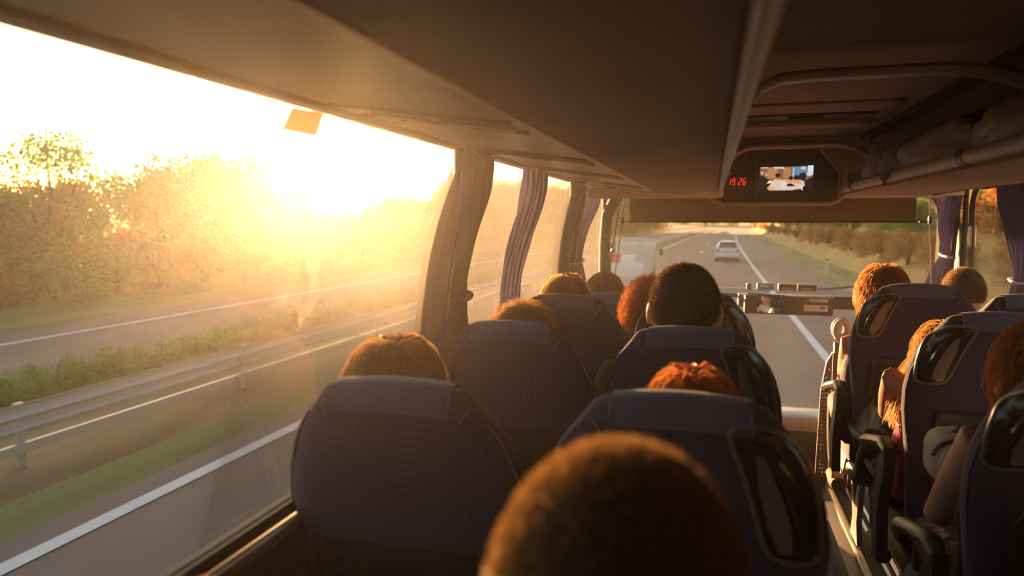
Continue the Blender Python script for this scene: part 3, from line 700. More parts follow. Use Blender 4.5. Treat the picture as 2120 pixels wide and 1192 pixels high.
# ---- curtains
def curtain(rx, X, top, tie, bot, label, side=1, folds=6, amp=.022, seed=0, mid=None):
    """top/tie/bot = (y0, y1, z)"""
    o = empty('curtain', (X, (top[0] + top[1]) / 2, top[2]), label, 'curtain', 'tied curtains along the windows'); ox, oy, oz = o.location
    b = MB()
    def f(u, v):
        if v < .62:
            t = v / .62; e = t * t * (3 - 2 * t) if mid is None else t ** 1.5
            y0 = top[0] + (tie[0] - top[0]) * e; y1 = top[1] + (tie[1] - top[1]) * (e if mid is None else t ** 2.2); z = top[2] + (tie[2] - top[2]) * t; a = amp * (1 - .45 * e)
        else:
            t = (v - .62) / .38; e = t ** .7
            y0 = tie[0] + (bot[0] - tie[0]) * e; y1 = tie[1] + (bot[1] - tie[1]) * e; z = tie[2] + (bot[2] - tie[2]) * t; a = amp * (.5 + .6 * e)
        ph = u * folds * 2 * PI + .8 * N(v * 3, u * 2, seed)
        x = X + side * (a * math.sin(ph) + .012 * N(u * 7, v * 4, seed))
        return Vector((x - ox, y0 + (y1 - y0) * (u + .012 * math.sin(ph * 2)) - oy, z - oz))
    b.grid(f, 90, 40); b.build('cloth', M['curtain'], o, angle=180)
    t = MB(); yc = (tie[0] + tie[1]) / 2 - oy; hw = (tie[1] - tie[0]) / 2 + .008
    t.tube([(.036 * math.cos(a) * 1.0, yc + hw * math.sin(a), tie[2] - oz + .01 * math.sin(a)) for a in [k * 2 * PI / 16 for k in range(17)]], .008, 6, cap=False)
    if rx != 2: t.build('tie_band', M['band'] if rx else M['curtain'], o)
    return o
curtain(0, -.765, (2.13, 2.43, 3.13), (2.03, 2.12, 2.665), (1.84, 2.16, 2.42), 'bunched blue curtain, the nearest on the left side', seed=1)
curtain(2, -.765, (2.87, 3.28, 3.13), (2.52, 2.80, 2.60), (2.40, 2.78, 2.42), 'blue curtain swept backwards, second along the left side', seed=2, folds=5)
curtain(1, -.765, (4.22, 4.95, 3.12), (3.93, 4.20, 2.67), (3.74, 4.42, 2.48), 'blue curtain tied low, third along the left side', seed=3)
curtain(1, 1.52, (5.16, 5.54, 3.10), (5.22, 5.42, 2.68), (5.28, 5.75, 2.40), 'blue curtain with sunlit folds beside the right end of the windscreen', side=-1, seed=4, amp=.036, folds=7)
curtain(1, 1.52, (4.05, 4.52, 3.10), (4.10, 4.22, 2.60), (3.98, 4.30, 2.35), 'blue curtain at the right edge of the picture', side=-1, seed=5)

# ---- front bar equipment
ms = empty('driver_console', (.54, 5.40, 2.30), 'dark overhead console on the windscreen bar with mirror and stickers', 'console')
b = MB(); b.b2(-.30, .30, -.04, .06, -.065, .072, bev=.012); b.build('housing', M['dplastic'], ms)
b = MB(); b.tube([(-.31, -.04, .075), (.30, -.04, .066)], .006, 6); b.build('top_edge', M['beiged'], ms)
b = MB(); b.b2(.105, .262, -.046, -.042, -.032, .012); b.build('sticker', M['paper'], ms, smooth=False)
b = MB(); b.b2(.21, .224, -.0475, -.0465, -.018, .004); b.build('print_red', M['redp'], ms, smooth=False)
b = MB(); b.b2(.226, .245, -.0475, -.0465, -.018, .004); b.build('print_blue', M['blue'], ms, smooth=False)
b = MB()
for k in range(4): b.b2(.112, .19, -.0475, -.0465, -.024 + k * .009, -.022 + k * .009)
b.build('print_lines', M['panelgrey'], ms, smooth=False)
b = MB(); b.b2(.145, .262, -.046, -.042, .034, .056); b.build('label_strip', M['paper'], ms, smooth=False)
b = MB()
for k in range(7): b.tube([(.155 + k * .013, -.048, .040), (.161 + k * .013, -.048, .051), (.164 + k * .013, -.048, .041)], .0015, 4)
b.build('handwriting', M['rubber'], ms)
b = MB(); b.b2(.105, .142, -.046, -.042, .034, .056); b.build('label_strip', M['brown'], ms, smooth=False)
# driver's mirror, turned towards the driver's seat
mr = empty('driver_mirror', (.385, 5.335, 2.315), 'rectangular mirror on the console showing the driver in white', 'mirror')
dcam = (EYE - Vector(mr.location)).normalized(); ddrv = (Vector((-.40, 4.62, 1.93)) - Vector(mr.location)).normalized()
nn = (dcam + ddrv).normalized(); q = nn.to_track_quat('-Y', 'Z')
mr.rotation_mode = 'QUATERNION'; mr.rotation_quaternion = q
b = MB(); b.grid(lambda u, v: (-.13 + .265 * u, -.012 + .45 * ((u - .5) * .265) ** 2 + .45 * ((v - .5) * .124) ** 2, -.062 + .124 * v), 24, 14); b.build('mirror_glass', M['mirror'], mr)
b = MB(); b.b2(-.138, .143, .0, .018, -.07, .07, bev=.008); b.build('back', M['dplastic'], mr)
def gadget(x0, x1, z0, z1, m, label, kind):
    z0 += .008
    o = empty(kind, ((x0 + x1) / 2, 5.42, z0), label, 'device')
    w, h_ = x1 - x0, z1 - z0
    b = MB(); b.b2(-w / 2, w / 2, -.015, .02, 0, h_, bev=.008); b.build('case', M['sill'], o)
    b = MB(); b.b2(-w / 2 + .008, w / 2 - .008, -.019, -.015, .008, h_ - .008); b.build('front', m, o, smooth=False)
    b = MB(); b.b2(-w / 2 + .02, w / 2 - (.03 if kind != 'ticket_card' else .045), -.021, -.019, .014 if kind != 'ticket_card' else .026, .026 if kind != 'ticket_card' else .042); b.build('slot', M['panelgrey'] if kind != 'ticket_card' else M['paper'], o, smooth=False)
gadget(.252, .292, 2.395, 2.455, M['brown'], 'small silver framed switch on the console, leftmost of the row', 'switch_box')
gadget(.325, .45, 2.395, 2.457, M['blue'], 'blue card in a silver frame standing on the console', 'ticket_card')
gadget(.472, .60, 2.395, 2.457, M['dplastic'], 'dark silver framed box beside the blue card', 'display_box')
gadget(.605, .735, 2.395, 2.455, M['dplastic'], 'dark silver framed box, rightmost of the row on the console', 'display_box')
b = MB(); b.tube([(.60, 5.68, 2.38), (.9, 5.68, 2.41), (1.35, 5.68, 2.47)], [.006, .010, .008], 6); tag(b.build('windscreen_wiper', M['rubber']), 'black wiper lying across the foot of the upper windscreen', 'wiper')

# ---- guide's panel beside the stairs
gp = empty('partition', (.72, 4.25, 1.25), 'brown partition with perforated guard and pale grab handle at the front', 'partition')
b = MB(); b.b2(-.045, .055, -.02, .02, 0, 1.02, bev=.012); b.build('panel', M['brown'], gp)
def lens(x0, x1, z0, z1): 
    return [(x1, z0), (x1, z1), (x1 - (x1 - x0) * .45, z1 - .06), (x0 + .012, z1 - .22), (x0, z0 + .1), (x0, z0)]
for x0, x1, z1 in ((-.115, -.05, .92), (.06, .12, .80)):
    b = MB(); b.prism([(x, z) for x, z in lens(x0, x1, .10, z1)], 'y', -.008, .008); pg = b.build('perforated_guard', M['brown'], gp)
    h_ = MB()
    for r_ in range(28):
        for c_ in range(3):
            z = .2 + r_ * .023; x = x1 - .014 - c_ * .014
            if x > x0 + .008 + max(0, (z - (z1 - .22))) * .25 and z < z1 - .06: h_.box((x, -.0085, z), (.007, .002, .011))
    h_.build('holes', M['chrome'], pg, smooth=False)
b = MB()
ring = [(.032 * math.cos(a) , -.03, 1.055 + .045 * math.sin(a)) for a in [k * 2 * PI / 18 for k in range(19)]]
b.tube([(x - .01, y - .02 , z) for x, y, z in ring], .020, 10, cap=False); b.tube([(x - .01, y + .03, z) for x, y, z in ring], .022, 10, cap=False)
b.tube([(0, 0, .98), (0, 0, 1.02)], .045, 12); b.build('grab_handle', M['beige'], gp)
b = MB(); b.tube([(-.01, -.03, .58), (.05, -.03, .56), (.06, -.03, .60), (.0, -.03, .615)], .010, 8); b.build('hook', M['black'], gp)

# ------------------------------------------------------------------ seats
PW = [(0, .128), (.004, .144), (.015, .154), (.03, .164), (.055, .182), (.09, .205), (.13, .225), (.18, .241), (.25, .250), (.32, .248), (.40, .237), (.5, .222), (.62, .212), (.74, .205)]
def wof(t):
    for (a, wa), (b_, wb_) in zip(PW, PW[1:]):
        if t <= b_: k = (t - a) / (b_ - a); return wa + (wb_ - wa) * k
    return PW[-1][1]
H = 1.21
def dof(t): return .048 * math.sqrt(max(0, 1 - (1 - min(t / .05, 1)) ** 2)) if t < .05 else .048 + .012 * min(1, (t - .05) / .3)
def ymid(t): return .055 + .17 * t                # leans back: the foot is further forward
def sp(x, t, side, off=0):
    """a point on the backrest; side -1 is the rear face, x across, t below the top"""
    w = wof(max(t, 0)); d = dof(max(t, 0)); q = max(0, 1 - abs(x / (w + 1e-6)) ** 3.2) ** (1 / 2.4)
    z = H - t - .012 * (x / .14) ** 2 * max(0, 1 - t / .1)
    return Vector((x, ymid(t) + side * (d * q + off), z + (off if t < .004 else 0)))
def backrest():
    b = MB(); ts = [0, .0015, .005, .012, .022, .034, .05, .07, .1, .14, .19, .25, .32, .4, .5, .62, .74]; n = 40; vs = []
    for t in ts:
        w = wof(t); d = dof(t)
        for k in range(n):
            a = 2 * PI * k / n; cx, cy = math.cos(a), math.sin(a)
            x = w * math.copysign(abs(cx) ** .62, cx); q = math.copysign(abs(cy) ** .83, cy)
            z = H - t - .012 * (x / .14) ** 2 * max(0, 1 - t / .1)
            vs.append((x, ymid(t) + d * q, z))
    b.add(vs, [(j * n + i, j * n + (i + 1) % n, (j + 1) * n + (i + 1) % n, (j + 1) * n + i) for j in range(len(ts) - 1) for i in range(n)] + [tuple(range(n)), tuple(range((len(ts) - 1) * n, len(ts) * n))])
    return b
def rear(x, t, off=.003):
    p = sp(x, t, -1); # exact rear surface of the loop above
    w = wof(t); d = dof(t); c = min(1, (abs(x) / w)) ** (1 / .62); q = max(0, 1 - c * c) ** (.5 * .83)
    return Vector((x, ymid(t) - d * q - off, p.z))
def front(x, t, off=.003):
    p = rear(x, t, 0); return Vector((x, 2 * ymid(t) - p.y + off, p.z))
def make_seat(handle, label):
    """handle: -1 / +1 side of the aisle grab handle, 0 none"""
    o = bpy.data.objects.new('coach_seat', None); C.objects.link(o); o['label'] = label; o['category'] = 'seat'
    backrest().build('backrest', M['seat'], o, angle=70)
    cv = MB(); path = [('r', t) for t in (.048, .043, .034, .024, .014, .007, .003, .0)] + [('f', t) for t in (.003, .007, .014, .024, .036, .05, .07, .1)]
    def fcv(u, v):
        x = -.114 + .228 * u; k, t = path[round(v * (len(path) - 1))]; tt = t * (1 + .0 * x)
        p = rear(x, tt, .004) if k == 'r' else front(x, tt, .004)
        if t < .012: p.z += .005
        return p
    cv.grid(fcv, 16, len(path)); c = cv.build('headrest_cover', M['cover'], o, angle=80); c['label'] = 'blue cloth headrest cover'
    e = MB(); e.tube([rear(-.114, t, .006) for t in (.005, .03, .048)] + [rear(-.114 + .228 * k / 8, .048, .006) for k in range(1, 9)] + [rear(.114, t, .006) for t in (.03, .005)], .0022, 5)
    e.build('cover_piping', M['piping'], c)
    for s in (-1, 1):
        p = MB()
        p.tube([rear(s * .126, .075, .003), rear(s * .138, .05, .003), rear(s * .150, .036, .003)] , .0022, 5)
        pts = [rear(s * .134, .088, .003)] + [rear(s * min(wof(t) * .985, .134 + .26 * (t - .03) ** .5 if t > .03 else .134), t, .003) for t in (.06, .075, .1, .14, .19, .25, .32, .4)]
        p.tube(pts[1:], .0022, 5)
        p.build('side_piping', M['piping'], o)
    # tray on the lower back
    tr = MB()
    def ft(u, v):
        x = -.165 + .33 * u; t = .312 + .25 * v; q = rear(0, t, .004).y; inset = .0 if .06 < u < .94 and .06 < v < .94 else .006
        return Vector((x, q - .012 + inset, H - t))
    tr.grid(ft, 18, 14); tr.tube([ft(0, .08), ft(.04, 0), ft(.96, 0), ft(1, .08), ft(1, .9)], .0045, 6); tr.tube([ft(0, .08), ft(0, .9)], .0045, 6)
    q = ft(.15, .18); tr.tube([q + Vector((.022 * math.cos(a), -.003, .018 * math.sin(a))) for a in [k * 2 * PI / 14 for k in range(15)]], .003, 5, cap=False)
    t_ = tr.build('tray_panel', M['dplastic'], o)
    # cushion, base, legs
    cu = MB(); cu.box((0, .46, .43), (.43, .46, .13), bev=.04); cu.build('seat_cushion', M['seat'], o)
    sh = MB(); sh.box((0, .30, .33), (.40, .30, .07), bev=.02); sh.build('seat_pan', M['dplastic'], o)
    for s in (-1, 1):
        lg = MB(); x = s * .15
        lg.prism([(.20, 0), (.36, 0), (.33, .10), (.42, .30), (.38, .30), (.29, .16), (.24, .30), (.20, .30), (.235, .10)], 'x', x - .012, x + .012); lg.build('leg', M['metal'], o, smooth=False)
    if handle:
        h = handle; A = [(.085, .055), (.135, .052), (.175, .085), (.198, .14), (.208, .20), (.205, .245), (.165, .250), (.135, .235), (.115, .18), (.095, .12), (.075, .07)]; kt = 1.2 if h > 0 else .95; A = [(x * 1.09, (t - .055) * kt + .038) for x, t in A]
        def close(n=4):
            out = []; m = len(A)
            for i in range(m):
                p0, p1, p2, p3 = A[i - 1], A[i], A[(i + 1) % m], A[(i + 2) % m]
                for k in range(n):
                    t = k / n; out.append(tuple(.5 * ((2 * p1[j]) + (-p0[j] + p2[j]) * t + (2 * p0[j] - 5 * p1[j] + 4 * p2[j] - p3[j]) * t * t + (-p0[j] + 3 * p1[j] - 3 * p2[j] + p3[j]) * t ** 3) for j in (0, 1)))
            return out
        Cc = close(); HM = 1.0
        gh = MB(); rim = [rear(h * x, t, .005) for x, t in Cc]; rim.append(rim[0]); gh.tube(rim, .005, 8, cap=False); gho = gh.build('grab_handle', M['rim'], o)
        cx = sum(a for a, _ in Cc) / len(Cc); ct = sum(b_ for _, b_ in Cc) / len(Cc); n = len(Cc)
        bw = MB(); vs = []
        for sc, dep in ((1.0, .004), (.9, .0065), (.5, .0055), (.0, .005)):
            vs += [rear(h * (cx + (x - cx) * sc), ct + (t - ct) * sc, dep) for x, t in Cc]
        bw.add(vs, [(j * n + i, j * n + (i + 1) % n, (j + 1) * n + (i + 1) % n, (j + 1) * n + i) for j in range(3) for i in range(n)])
        bw.build('recess', M['black'], gho)
        lp = MB(); P = [(.112, .09), (.125, .095), (.150, .15), (.168, .20), (.170, .235), (.150, .235), (.135, .20), (.118, .14)]; P = [(x * 1.09, (t - .055) * kt + .038) for x, t in P]
        lp.add([rear(h * x, t, .009) for x, t in P], [tuple(range(len(P)))]); lp.build('inner_panel', M['panelgrey'], gho, smooth=False)  # lighter grey patch stands for lit plastic inside the handle
        gb = MB(); gb.tube([rear(h * x * 1.09, (t - .055) * kt + .038, o_) for x, t, o_ in ((.100, .072, .008), (.132, .088, .020), (.158, .125, .026), (.178, .175, .024), (.190, .232, .010))], [.006, .009, .010, .009, .006], 8); gb.build('grip_bar', M['black'], gho)
        # armrest on the aisle side, worn grey pad
        ar = MB(); ax = h * .262
        ar.tube([(ax, .18, .72), (ax, .24, .735), (ax, .38, .70), (ax, .50, .665), (ax, .53, .645)], [.02, .026, .026, .028, .018], 10, flat=.8); aro = ar.build('armrest', M['dplastic'], o)
        a2 = MB(); a2.prism([(.16, .74), (.24, .68), (.30, .50), (.27, .34), (.20, .34), (.22, .50), (.16, .66)], 'x', ax - .018, ax + .018); a2.build('armrest_bracket', M['dplastic'], aro)
    return o
protoW = make_seat(0, ''); protoL = make_seat(1, ''); protoR = make_seat(-1, '')
SEATS = [  # proto, x, y, z lift, label
 (protoW, -.555, 1.115, 0, 'window seat with its tray in view, nearest and largest of the left window column'),
 (protoL, -.045, 1.145, 0, 'aisle seat straight ahead of the cropped blond head, nearest seat left of the aisle'),
 (protoW, -.555, 1.90, 0, 'window seat below the tuft of curly hair, second of the left window column'),
 (protoL, -.05, 1.93, 0, 'aisle seat of the man with dark cropped hair'),
 (protoW, -.56, 2.70, 0, 'window seat below the blond child with a hairband'),
 (protoL, -.065, 2.86, .01, 'aisle seat showing only its shoulder and handle beyond the cropped haired man'),
 (protoW, -.545, 3.52, -.07, 'small far window seat, foremost of the left window column'),
 (protoR, .79, 1.60, 0, 'dark seat cut off by the right edge of the picture'),
 (protoR, .845, 2.345, .02, 'aisle seat with a large oval handle, middle one right of the aisle'),
 (protoR, .83, 3.17, .035, 'aisle seat of the reddish haired passenger beside the partition'),
 (protoW, 1.26, 3.22, .0, 'window seat at the right edge in front of the curtain, only its top showing'),
]
first = set()
for pr, x, y, dz, lab in SEATS:
    if pr.name not in first: o = pr; first.add(pr.name)
    else: o = copy_tree(pr)
    o.location = (x, y, ZP + dz); tag(o, lab, 'seat', 'blue coach seats')
# seat track and aisle edge on the right side
b = MB(); b.b2(.655, .685, YB, 4.48, ZP, ZP + .022, bev=.004); struct(b.build('trim_5', M['sill']), 'bright metal edging strip along the right of the aisle')
b = MB(); b.b2(.60, .70, YB, 4.5, ZA - .05, ZP, bev=.004); struct(b.build('trim_6', M['pillar']), 'riser beside the aisle')
b = MB(); b.b2(.75, .765, YB, 4.4, ZP, ZP + .014); b.b2(.79, .805, YB, 4.4, ZP, ZP + .014); struct(b.build('trim_7', M['metal'], smooth=False), 'seat rail let into the right platform')
b = MB(); b.b2(.20, .235, YB, 4.5, ZA - .05, ZP + .01, bev=.004); struct(b.build('trim_8', M['pillar']))

# lowered armrest in the sun beside the front right seats
fa = empty('armrest', (.66, 3.62, 1.96), 'pale folding armrest end glowing in the sun beside the aisle', 'armrest')
b = MB(); b.tube([(.0, .32, .0), (0, .16, .0), (0, .02, -.01), (0, -.10, -.03), (0, -.16, -.07)], [.035, .042, .045, .045, .03], 10, flat=.75); b.build('pad', M['dplastic'], fa)
b = MB(); b.prism([(-.20, -.08), (-.06, -.05), (.10, -.07), (.06, -.20), (-.02, -.27), (-.08, -.24), (-.13, -.17)], 'x', -.035, .015); b.build('pivot_shell', M['beige'], fa)
b = MB(); b.tube([(-.0, -.06, -.24), (0.12, -.04, -.25)], .02, 8); b.build('crossbar', M['brown'], fa)

# ------------------------------------------------------------------ people
def remesh(o, vox, sm=3):
    m = o.modifiers.new('r', 'REMESH'); m.mode = 'VOXEL'; m.voxel_size = vox; m.use_smooth_shade = True
    if sm: s_ = o.modifiers.new('s', 'SMOOTH'); s_.iterations = sm; s_.factor = .5
def ridx(n): return [random.random() for _ in range(n)]
def strands(mb, P0, path_fn, n, w=.0012, segs=6, tri=False):
    for _ in range(n):
        pts = path_fn(); k = len(pts)
        side = Vector((random.gauss(0, 1), random.gauss(0, 1), random.gauss(0, 1))).normalized()
        vs = []
        for i, p in enumerate(pts):
            t = (pts[min(i + 1, k - 1)] - pts[max(i - 1, 0)]); a = t.cross(side)
            a = a.normalized() if a.length > 1e-9 else Vector((1, 0, 0)); ww = w * (1 - .8 * i / (k - 1))
            vs += [p - a * ww, p + a * ww]
        mb.add(vs, [(2 * i, 2 * i + 1, 2 * i + 3, 2 * i + 2) for i in range(k - 1)])
_fz = {}
def fuzz(hm):
    if hm.name not in _fz:
        c = hm.node_tree.nodes['Principled BSDF'].inputs['Base Color'].default_value
        _fz[hm.name] = mat('rimlit_' + hm.name, tuple(min(.8, x * 1.35 + .02) for x in c[:3]), .4, transl=.8)  # paler copy of the hair colour, stands for sun on the rim
    return _fz[hm.name]
def person(label, head, hs, bs, hair, hm, shirt, legm, seatz=1.86, yaw=0, arms=None, vox=.011, style='short', bare=False, group=None, armc=None, tilt=0, extra=None, driver=False, n=2600):
    """head: centre of the skull in the world; hs/bs head and body scale"""
    Hc = Vector(head); o = empty('person', (Hc.x, Hc.y, seatz), label, 'person', group)
    base = Vector(o.location); hl = Hc - base                    # head centre, local
    R = Matrix.Rotation(yaw, 3, 'Z') @ Matrix.Rotation(tilt, 3, 'Y')
    def hp(x, y, z): return hl + R @ Vector((x * hs, y * hs, z * hs))
    rx, ry, rz_ = .077, .096, .112
    b = MB()
    def skull(p, q):
        q.x *= 1 + .05 * (1 - abs(p.z)); q.z *= 1 - .05 * max(0, p.z) ** 4
        if p.z < 0 and p.y > 0: q.y *= 1 - .08 * (-p.z); 
        if p.z < -.2: q.x *= 1 - .30 * (-p.z - .2); q.y *= 1 - .18 * (-p.z - .2) * (1 if p.y < 0 else 0)
        return q * hs
    b.ell(hl, (rx, ry, rz_), 28, 20, rot=R, fn=skull)
    b.ell(hp(0, .055, -.075), (.042 * hs, .040 * hs, .036 * hs), 14, 10)                 # jaw and chin
    b.tube([hp(0, .088, .012), hp(0, .112, -.022), hp(0, .096, -.034)], [.008 * hs, .014 * hs, .012 * hs], 8)   # nose
    for s in (-1, 1):
        b.ell(hp(s * .079, -.004, -.012), (.012 * hs, .020 * hs, .032 * hs), 10, 8, rot=Matrix.Rotation(s * .35, 3, 'Z'))
        b.ell(hp(s * .044, .074, -.032), (.022 * hs, .018 * hs, .018 * hs), 8, 6)
        b.ell(hp(s * .030, .086, .016), (.020 * hs, .010 * hs, .007 * hs), 8, 6)
    sh = Vector((0, -.01 * bs, hl.z - .125 * hs - .105 * bs)); ch = hl.xy
    def T3(x, y, z): return Vector((hl.x + x * bs, hl.y - .012 + y * bs, z))
    zs = sh.z; zp = .10 * bs if not driver else .1
    nk0 = hp(0, -.02, -.07); nk1 = T3(0, -.03, zs + .045 * bs)
    b.tube([nk0, (nk0 + nk1) / 2, nk1, T3(0, -.02, zs - .02)], [.052 * hs, .048 * hs, .056 * bs, .085 * bs], 14)
    zc = lambda f: zs + (zp - zs) * f
    torso = [(0, .10), (.12, .135), (.3, .15), (.55, .138), (.8, .145), (1, .15)]
    def trunk(mb, k=1.0, ftop=0):
        for x in (-.07, 0, .07):
            mb.tube([T3(x, -.02 + .0 * f, zc(f)) for f, r in torso if f >= ftop], [r * bs * (.66 if x else .80) * k for f, r in torso if f >= ftop], 14)
        mb.tube([T3(-.15, -.02, zs - .035), T3(0, -.02, zs + .0), T3(.15, -.02, zs - .035)], [.05 * bs * k, .062 * bs * k, .05 * bs * k], 12)
    trunk(b)
    A = {}
    for s in (-1, 1):
        a = (arms or {}).get(s) or [(s * .185, -.02, zs - .05), (s * .225, .04, zs - .30 * bs), (s * .12, .27, zs - .36 * bs)]
        if not (arms or {}).get(s): a = [tuple(T3(a[i][0], a[i][1], a[i][2])) for i in range(3)]
        else: a = [tuple(Vector(p) - base) for p in a]
        A[s] = [Vector(p) for p in a]; S0, E0, W0 = A[s]
        b.tube([S0 + (T3(0, -.02, zs) - S0) * .35, S0, S0.lerp(E0, .5), E0, E0.lerp(W0, .35), W0], [.045 * bs, .05 * bs, .043 * bs, .036 * bs, .038 * bs, .024 * bs], 12)
        d = (W0 - E0).normalized(); lat = d.cross(Vector((0, 0, 1))).normalized() * (1 if s > 0 else -1); dn = Vector((0, 0, -1))
        b.tube([W0, W0 + d * .045 * bs, W0 + d * .085 * bs], [.024 * bs, .034 * bs, .032 * bs], 10, flat=.5)
        for k, (off, ln) in enumerate(((-.030, .065), (-.010, .075), (.010, .070), (.029, .055))):
            p0 = W0 + d * .075 * bs + lat * off * bs; p1 = p0 + (d * .55 + dn * .1) * ln * bs + lat * off * .2; p2 = p1 + (d * .3 + dn * .45) * ln * bs
            b.tube([p0, p1, p2], [.0095 * bs, .0088 * bs, .007 * bs], 8)
        q0 = W0 + d * .03 * bs - lat * .028 * bs; b.tube([q0, q0 + (d * .03 - lat * .022) * bs, q0 + (d * .058 - lat * .022 + dn * .014) * bs], [.012 * bs, .0105 * bs, .008 * bs], 8)
    legs = []
    for s in (-1, 1):
        hip = T3(s * .085, .0, zp + .0); kn = T3(s * .10, .40, zp + .04 * bs); an = T3(s * .10, .40 - .02, zp - .38 * bs); ft = T3(s * .10, .40 + .14, zp - .41 * bs)
        legs.append((hip, kn, an, ft)); b.tube([hip, hip.lerp(kn, .5), kn, kn.lerp(an, .35), an, an + Vector((0, .02, -.03 * bs)), ft], [.085 * bs, .075 * bs, .056 * bs, .052 * bs, .034 * bs, .036 * bs, .024 * bs], 12)
    body = b.build('body', M['skin'], o, angle=180); remesh(body, vox)
    g = MB(); trunk(g, 1.10)
    sl_ = .5 if not bare else 0
    for s in (-1, 1):
        S0, E0, W0 = A[s]
        if not bare: g.tube([S0 + (T3(0, -.02, zs) - S0) * .5, S0, S0.lerp(E0, .35), S0.lerp(E0, .62)], [.05 * bs, .060 * bs, .055 * bs, .054 * bs], 12)
    go = g.build('shirt', shirt, o, angle=180); remesh(go, vox * 1.2, 2)
    g = MB()
    for hip, kn, an, ft in legs: g.tube([hip + Vector((0, -.03, 0)), hip.lerp(kn, .5), kn, kn.lerp(an, .4), kn.lerp(an, .85)], [.098 * bs, .088 * bs, .068 * bs, .062 * bs, .05 * bs], 12)
    g.tube([legs[0][0], legs[1][0]], .10 * bs, 12); go = g.build('trousers', legm, o, angle=180); remesh(go, vox * 1.5, 1)
    for hip, kn, an, ft in legs: g = MB(); g.tube([an + Vector((0, -.04, -.025)), an + Vector((0, .03, -.03)), ft + Vector((0, .02, -.005))], [.036 * bs, .042 * bs, .03 * bs], 10); g.build('shoe', M['tyre'], o)
    e = MB(); 
    for s in (-1, 1): e.ell(hp(s * .030, .088, .004), (.011 * hs, .006 * hs, .006 * hs), 10, 6)
    e.build('eyes', M['eye'], o)
    e = MB(); e.ell(hp(0, .093, -.058), (.022 * hs, .007 * hs, .007 * hs), 10, 6); e.build('mouth', M['lips'], o)
    # hair: a cap plus strands
    h = MB()
    def on(d, k=1.0):
        d = d.normalized(); p = Vector((d.x * rx * (1 + .05 * (1 - abs(d.z))), d.y * ry, d.z * rz_ * (1 - .05 * max(0, d.z) ** 4))) * k
        if d.z < -.2: p.x *= 1 - .30 * (-d.z - .2)
        return hl + R @ (p * hs)
    long_ = style in ('long', 'curly')
    kcap = {'short': 1.03, 'crop': 1.012, 'long': 1.06, 'curly': 1.06}[style]
    vs = []; nu, nv = 32, 16
    hairline = {'short': 108, 'crop': 112, 'long': 128, 'curly': 118}[style]
    for i in range(nv + 1):
        for j in range(nu):
            ph = 2 * PI * j / nu; back = (1 - math.sin(ph)) / 2                     # 1 at the back
            mx = math.radians(62 + (hairline - 62) * min(1, back * 1.25 + .08)); th = mx * i / nv
            d = Vector((math.sin(th) * math.cos(ph), math.sin(th) * math.sin(ph), math.cos(th)))
            k = kcap + (.02 * N(d.x * 6, d.y * 6, d.z * 6) if long_ else 0) - (.05 * (i / nv) ** 6)
            vs.append(on(d, k))
    h.add(vs, [(i * nu + j, i * nu + (j + 1) % nu, (i + 1) * nu + (j + 1) % nu, (i + 1) * nu + j) for i in range(nv) for j in range(nu)])
    down = Vector((0, 0, -1)); h.mi = 1
    def rdir():
        while True:
            d = Vector((random.gauss(0, 1), random.gauss(0, 1), random.gauss(0, 1))).normalized()
            lim = math.cos(math.radians(60 + (hairline - 60) * min(1, (1 - d.y) / 2 * 1.25)))
            if d.z > lim: return d
    def f_short():
        d = rdir(); L_ = (.008 if style == 'short' else .006) * hs * random.uniform(.6, 1.3); p = on(d, .99 if style == 'short' else 1.0)
        g_ = (R @ d + Vector((0, -.25, -.35)) * (.9 if style == 'short' else .4) + Vector((random.gauss(0, .25), random.gauss(0, .25), random.gauss(0, .25)))).normalized()
        return [p, p + g_ * L_ * .5, p + (g_ + down * .2).normalized() * L_]
    def f_long():
        a = random.uniform(0, 2 * PI); fly = random.random() < .25; lift = random.uniform(.05, .22) if fly else random.uniform(.0, .07)
        th0 = random.uniform(0, .5); th1 = random.uniform(1.5, 2.2) * (1 if math.sin(a) < .5 else .55); pts = []
        for k in range(9):
            t = k / 8; th = th0 + (th1 - th0) * t; a2 = a + .25 * math.sin(t * 3 + a * 3) + (random.gauss(0, .10) if fly else 0)
            d = Vector((math.sin(th) * math.cos(a2), math.sin(th) * math.sin(a2), math.cos(th))); pts.append(on(d, kcap + lift * math.sin(PI * min(1, t * 1.2)) + (random.uniform(0, .03) if fly else 0)))
        for k in range(1, 5): pts.append(pts[8] + Vector((random.gauss(0, .003), random.gauss(0, .003), -.035 * k * hs)))
        return pts
    def f_curly():
        d = rdir(); p = on(d, 1.05); L_ = hs * random.uniform(.012, .042); out = R @ d; u = out.cross(Vector((.3, .5, .8))).normalized(); v = out.cross(u); ph = random.uniform(0, 6)
        return [p + out * L_ * t + (u * math.cos(ph + t * 7) + v * math.sin(ph + t * 7)) * .010 * hs * min(1, t * 2) for t in (0, .2, .4, .6, .8, 1)]
    if style in ('short', 'crop'): strands(h, None, f_short, n * 2, .0007 * hs)
    elif style == 'long': strands(h, None, f_long, n, .0011 * hs)
    else: strands(h, None, f_curly, n, .0012 * hs)
    def f_halo():
        a = random.uniform(0, 2 * PI); th = random.uniform(.1, 1.45); L_ = random.uniform(.25, .9); top = random.uniform(.03, .34) ** 1.2; wob = random.uniform(-.5, .5); pts = []
        for k in range(7):
            t = k / 6; th2 = th + L_ * t; a2 = a + wob * t
            d = Vector((math.sin(th2) * math.cos(a2), math.sin(th2) * math.sin(a2), math.cos(th2)))
            pts.append(on(d, kcap + top * math.sin(PI * t * .8)))
        return pts
    h.mi = 2
    if long_: strands(h, None, f_halo, int(n * .5), .0010 * hs)
    else:
        _os = style; strands(h, None, lambda: [q + (q - hl).normalized() * (.0022 if style == 'short' else .0006) * k for k, q in enumerate(f_short())], int(n * .25), .0006 * hs)
    if extra: extra(h, hp, on)
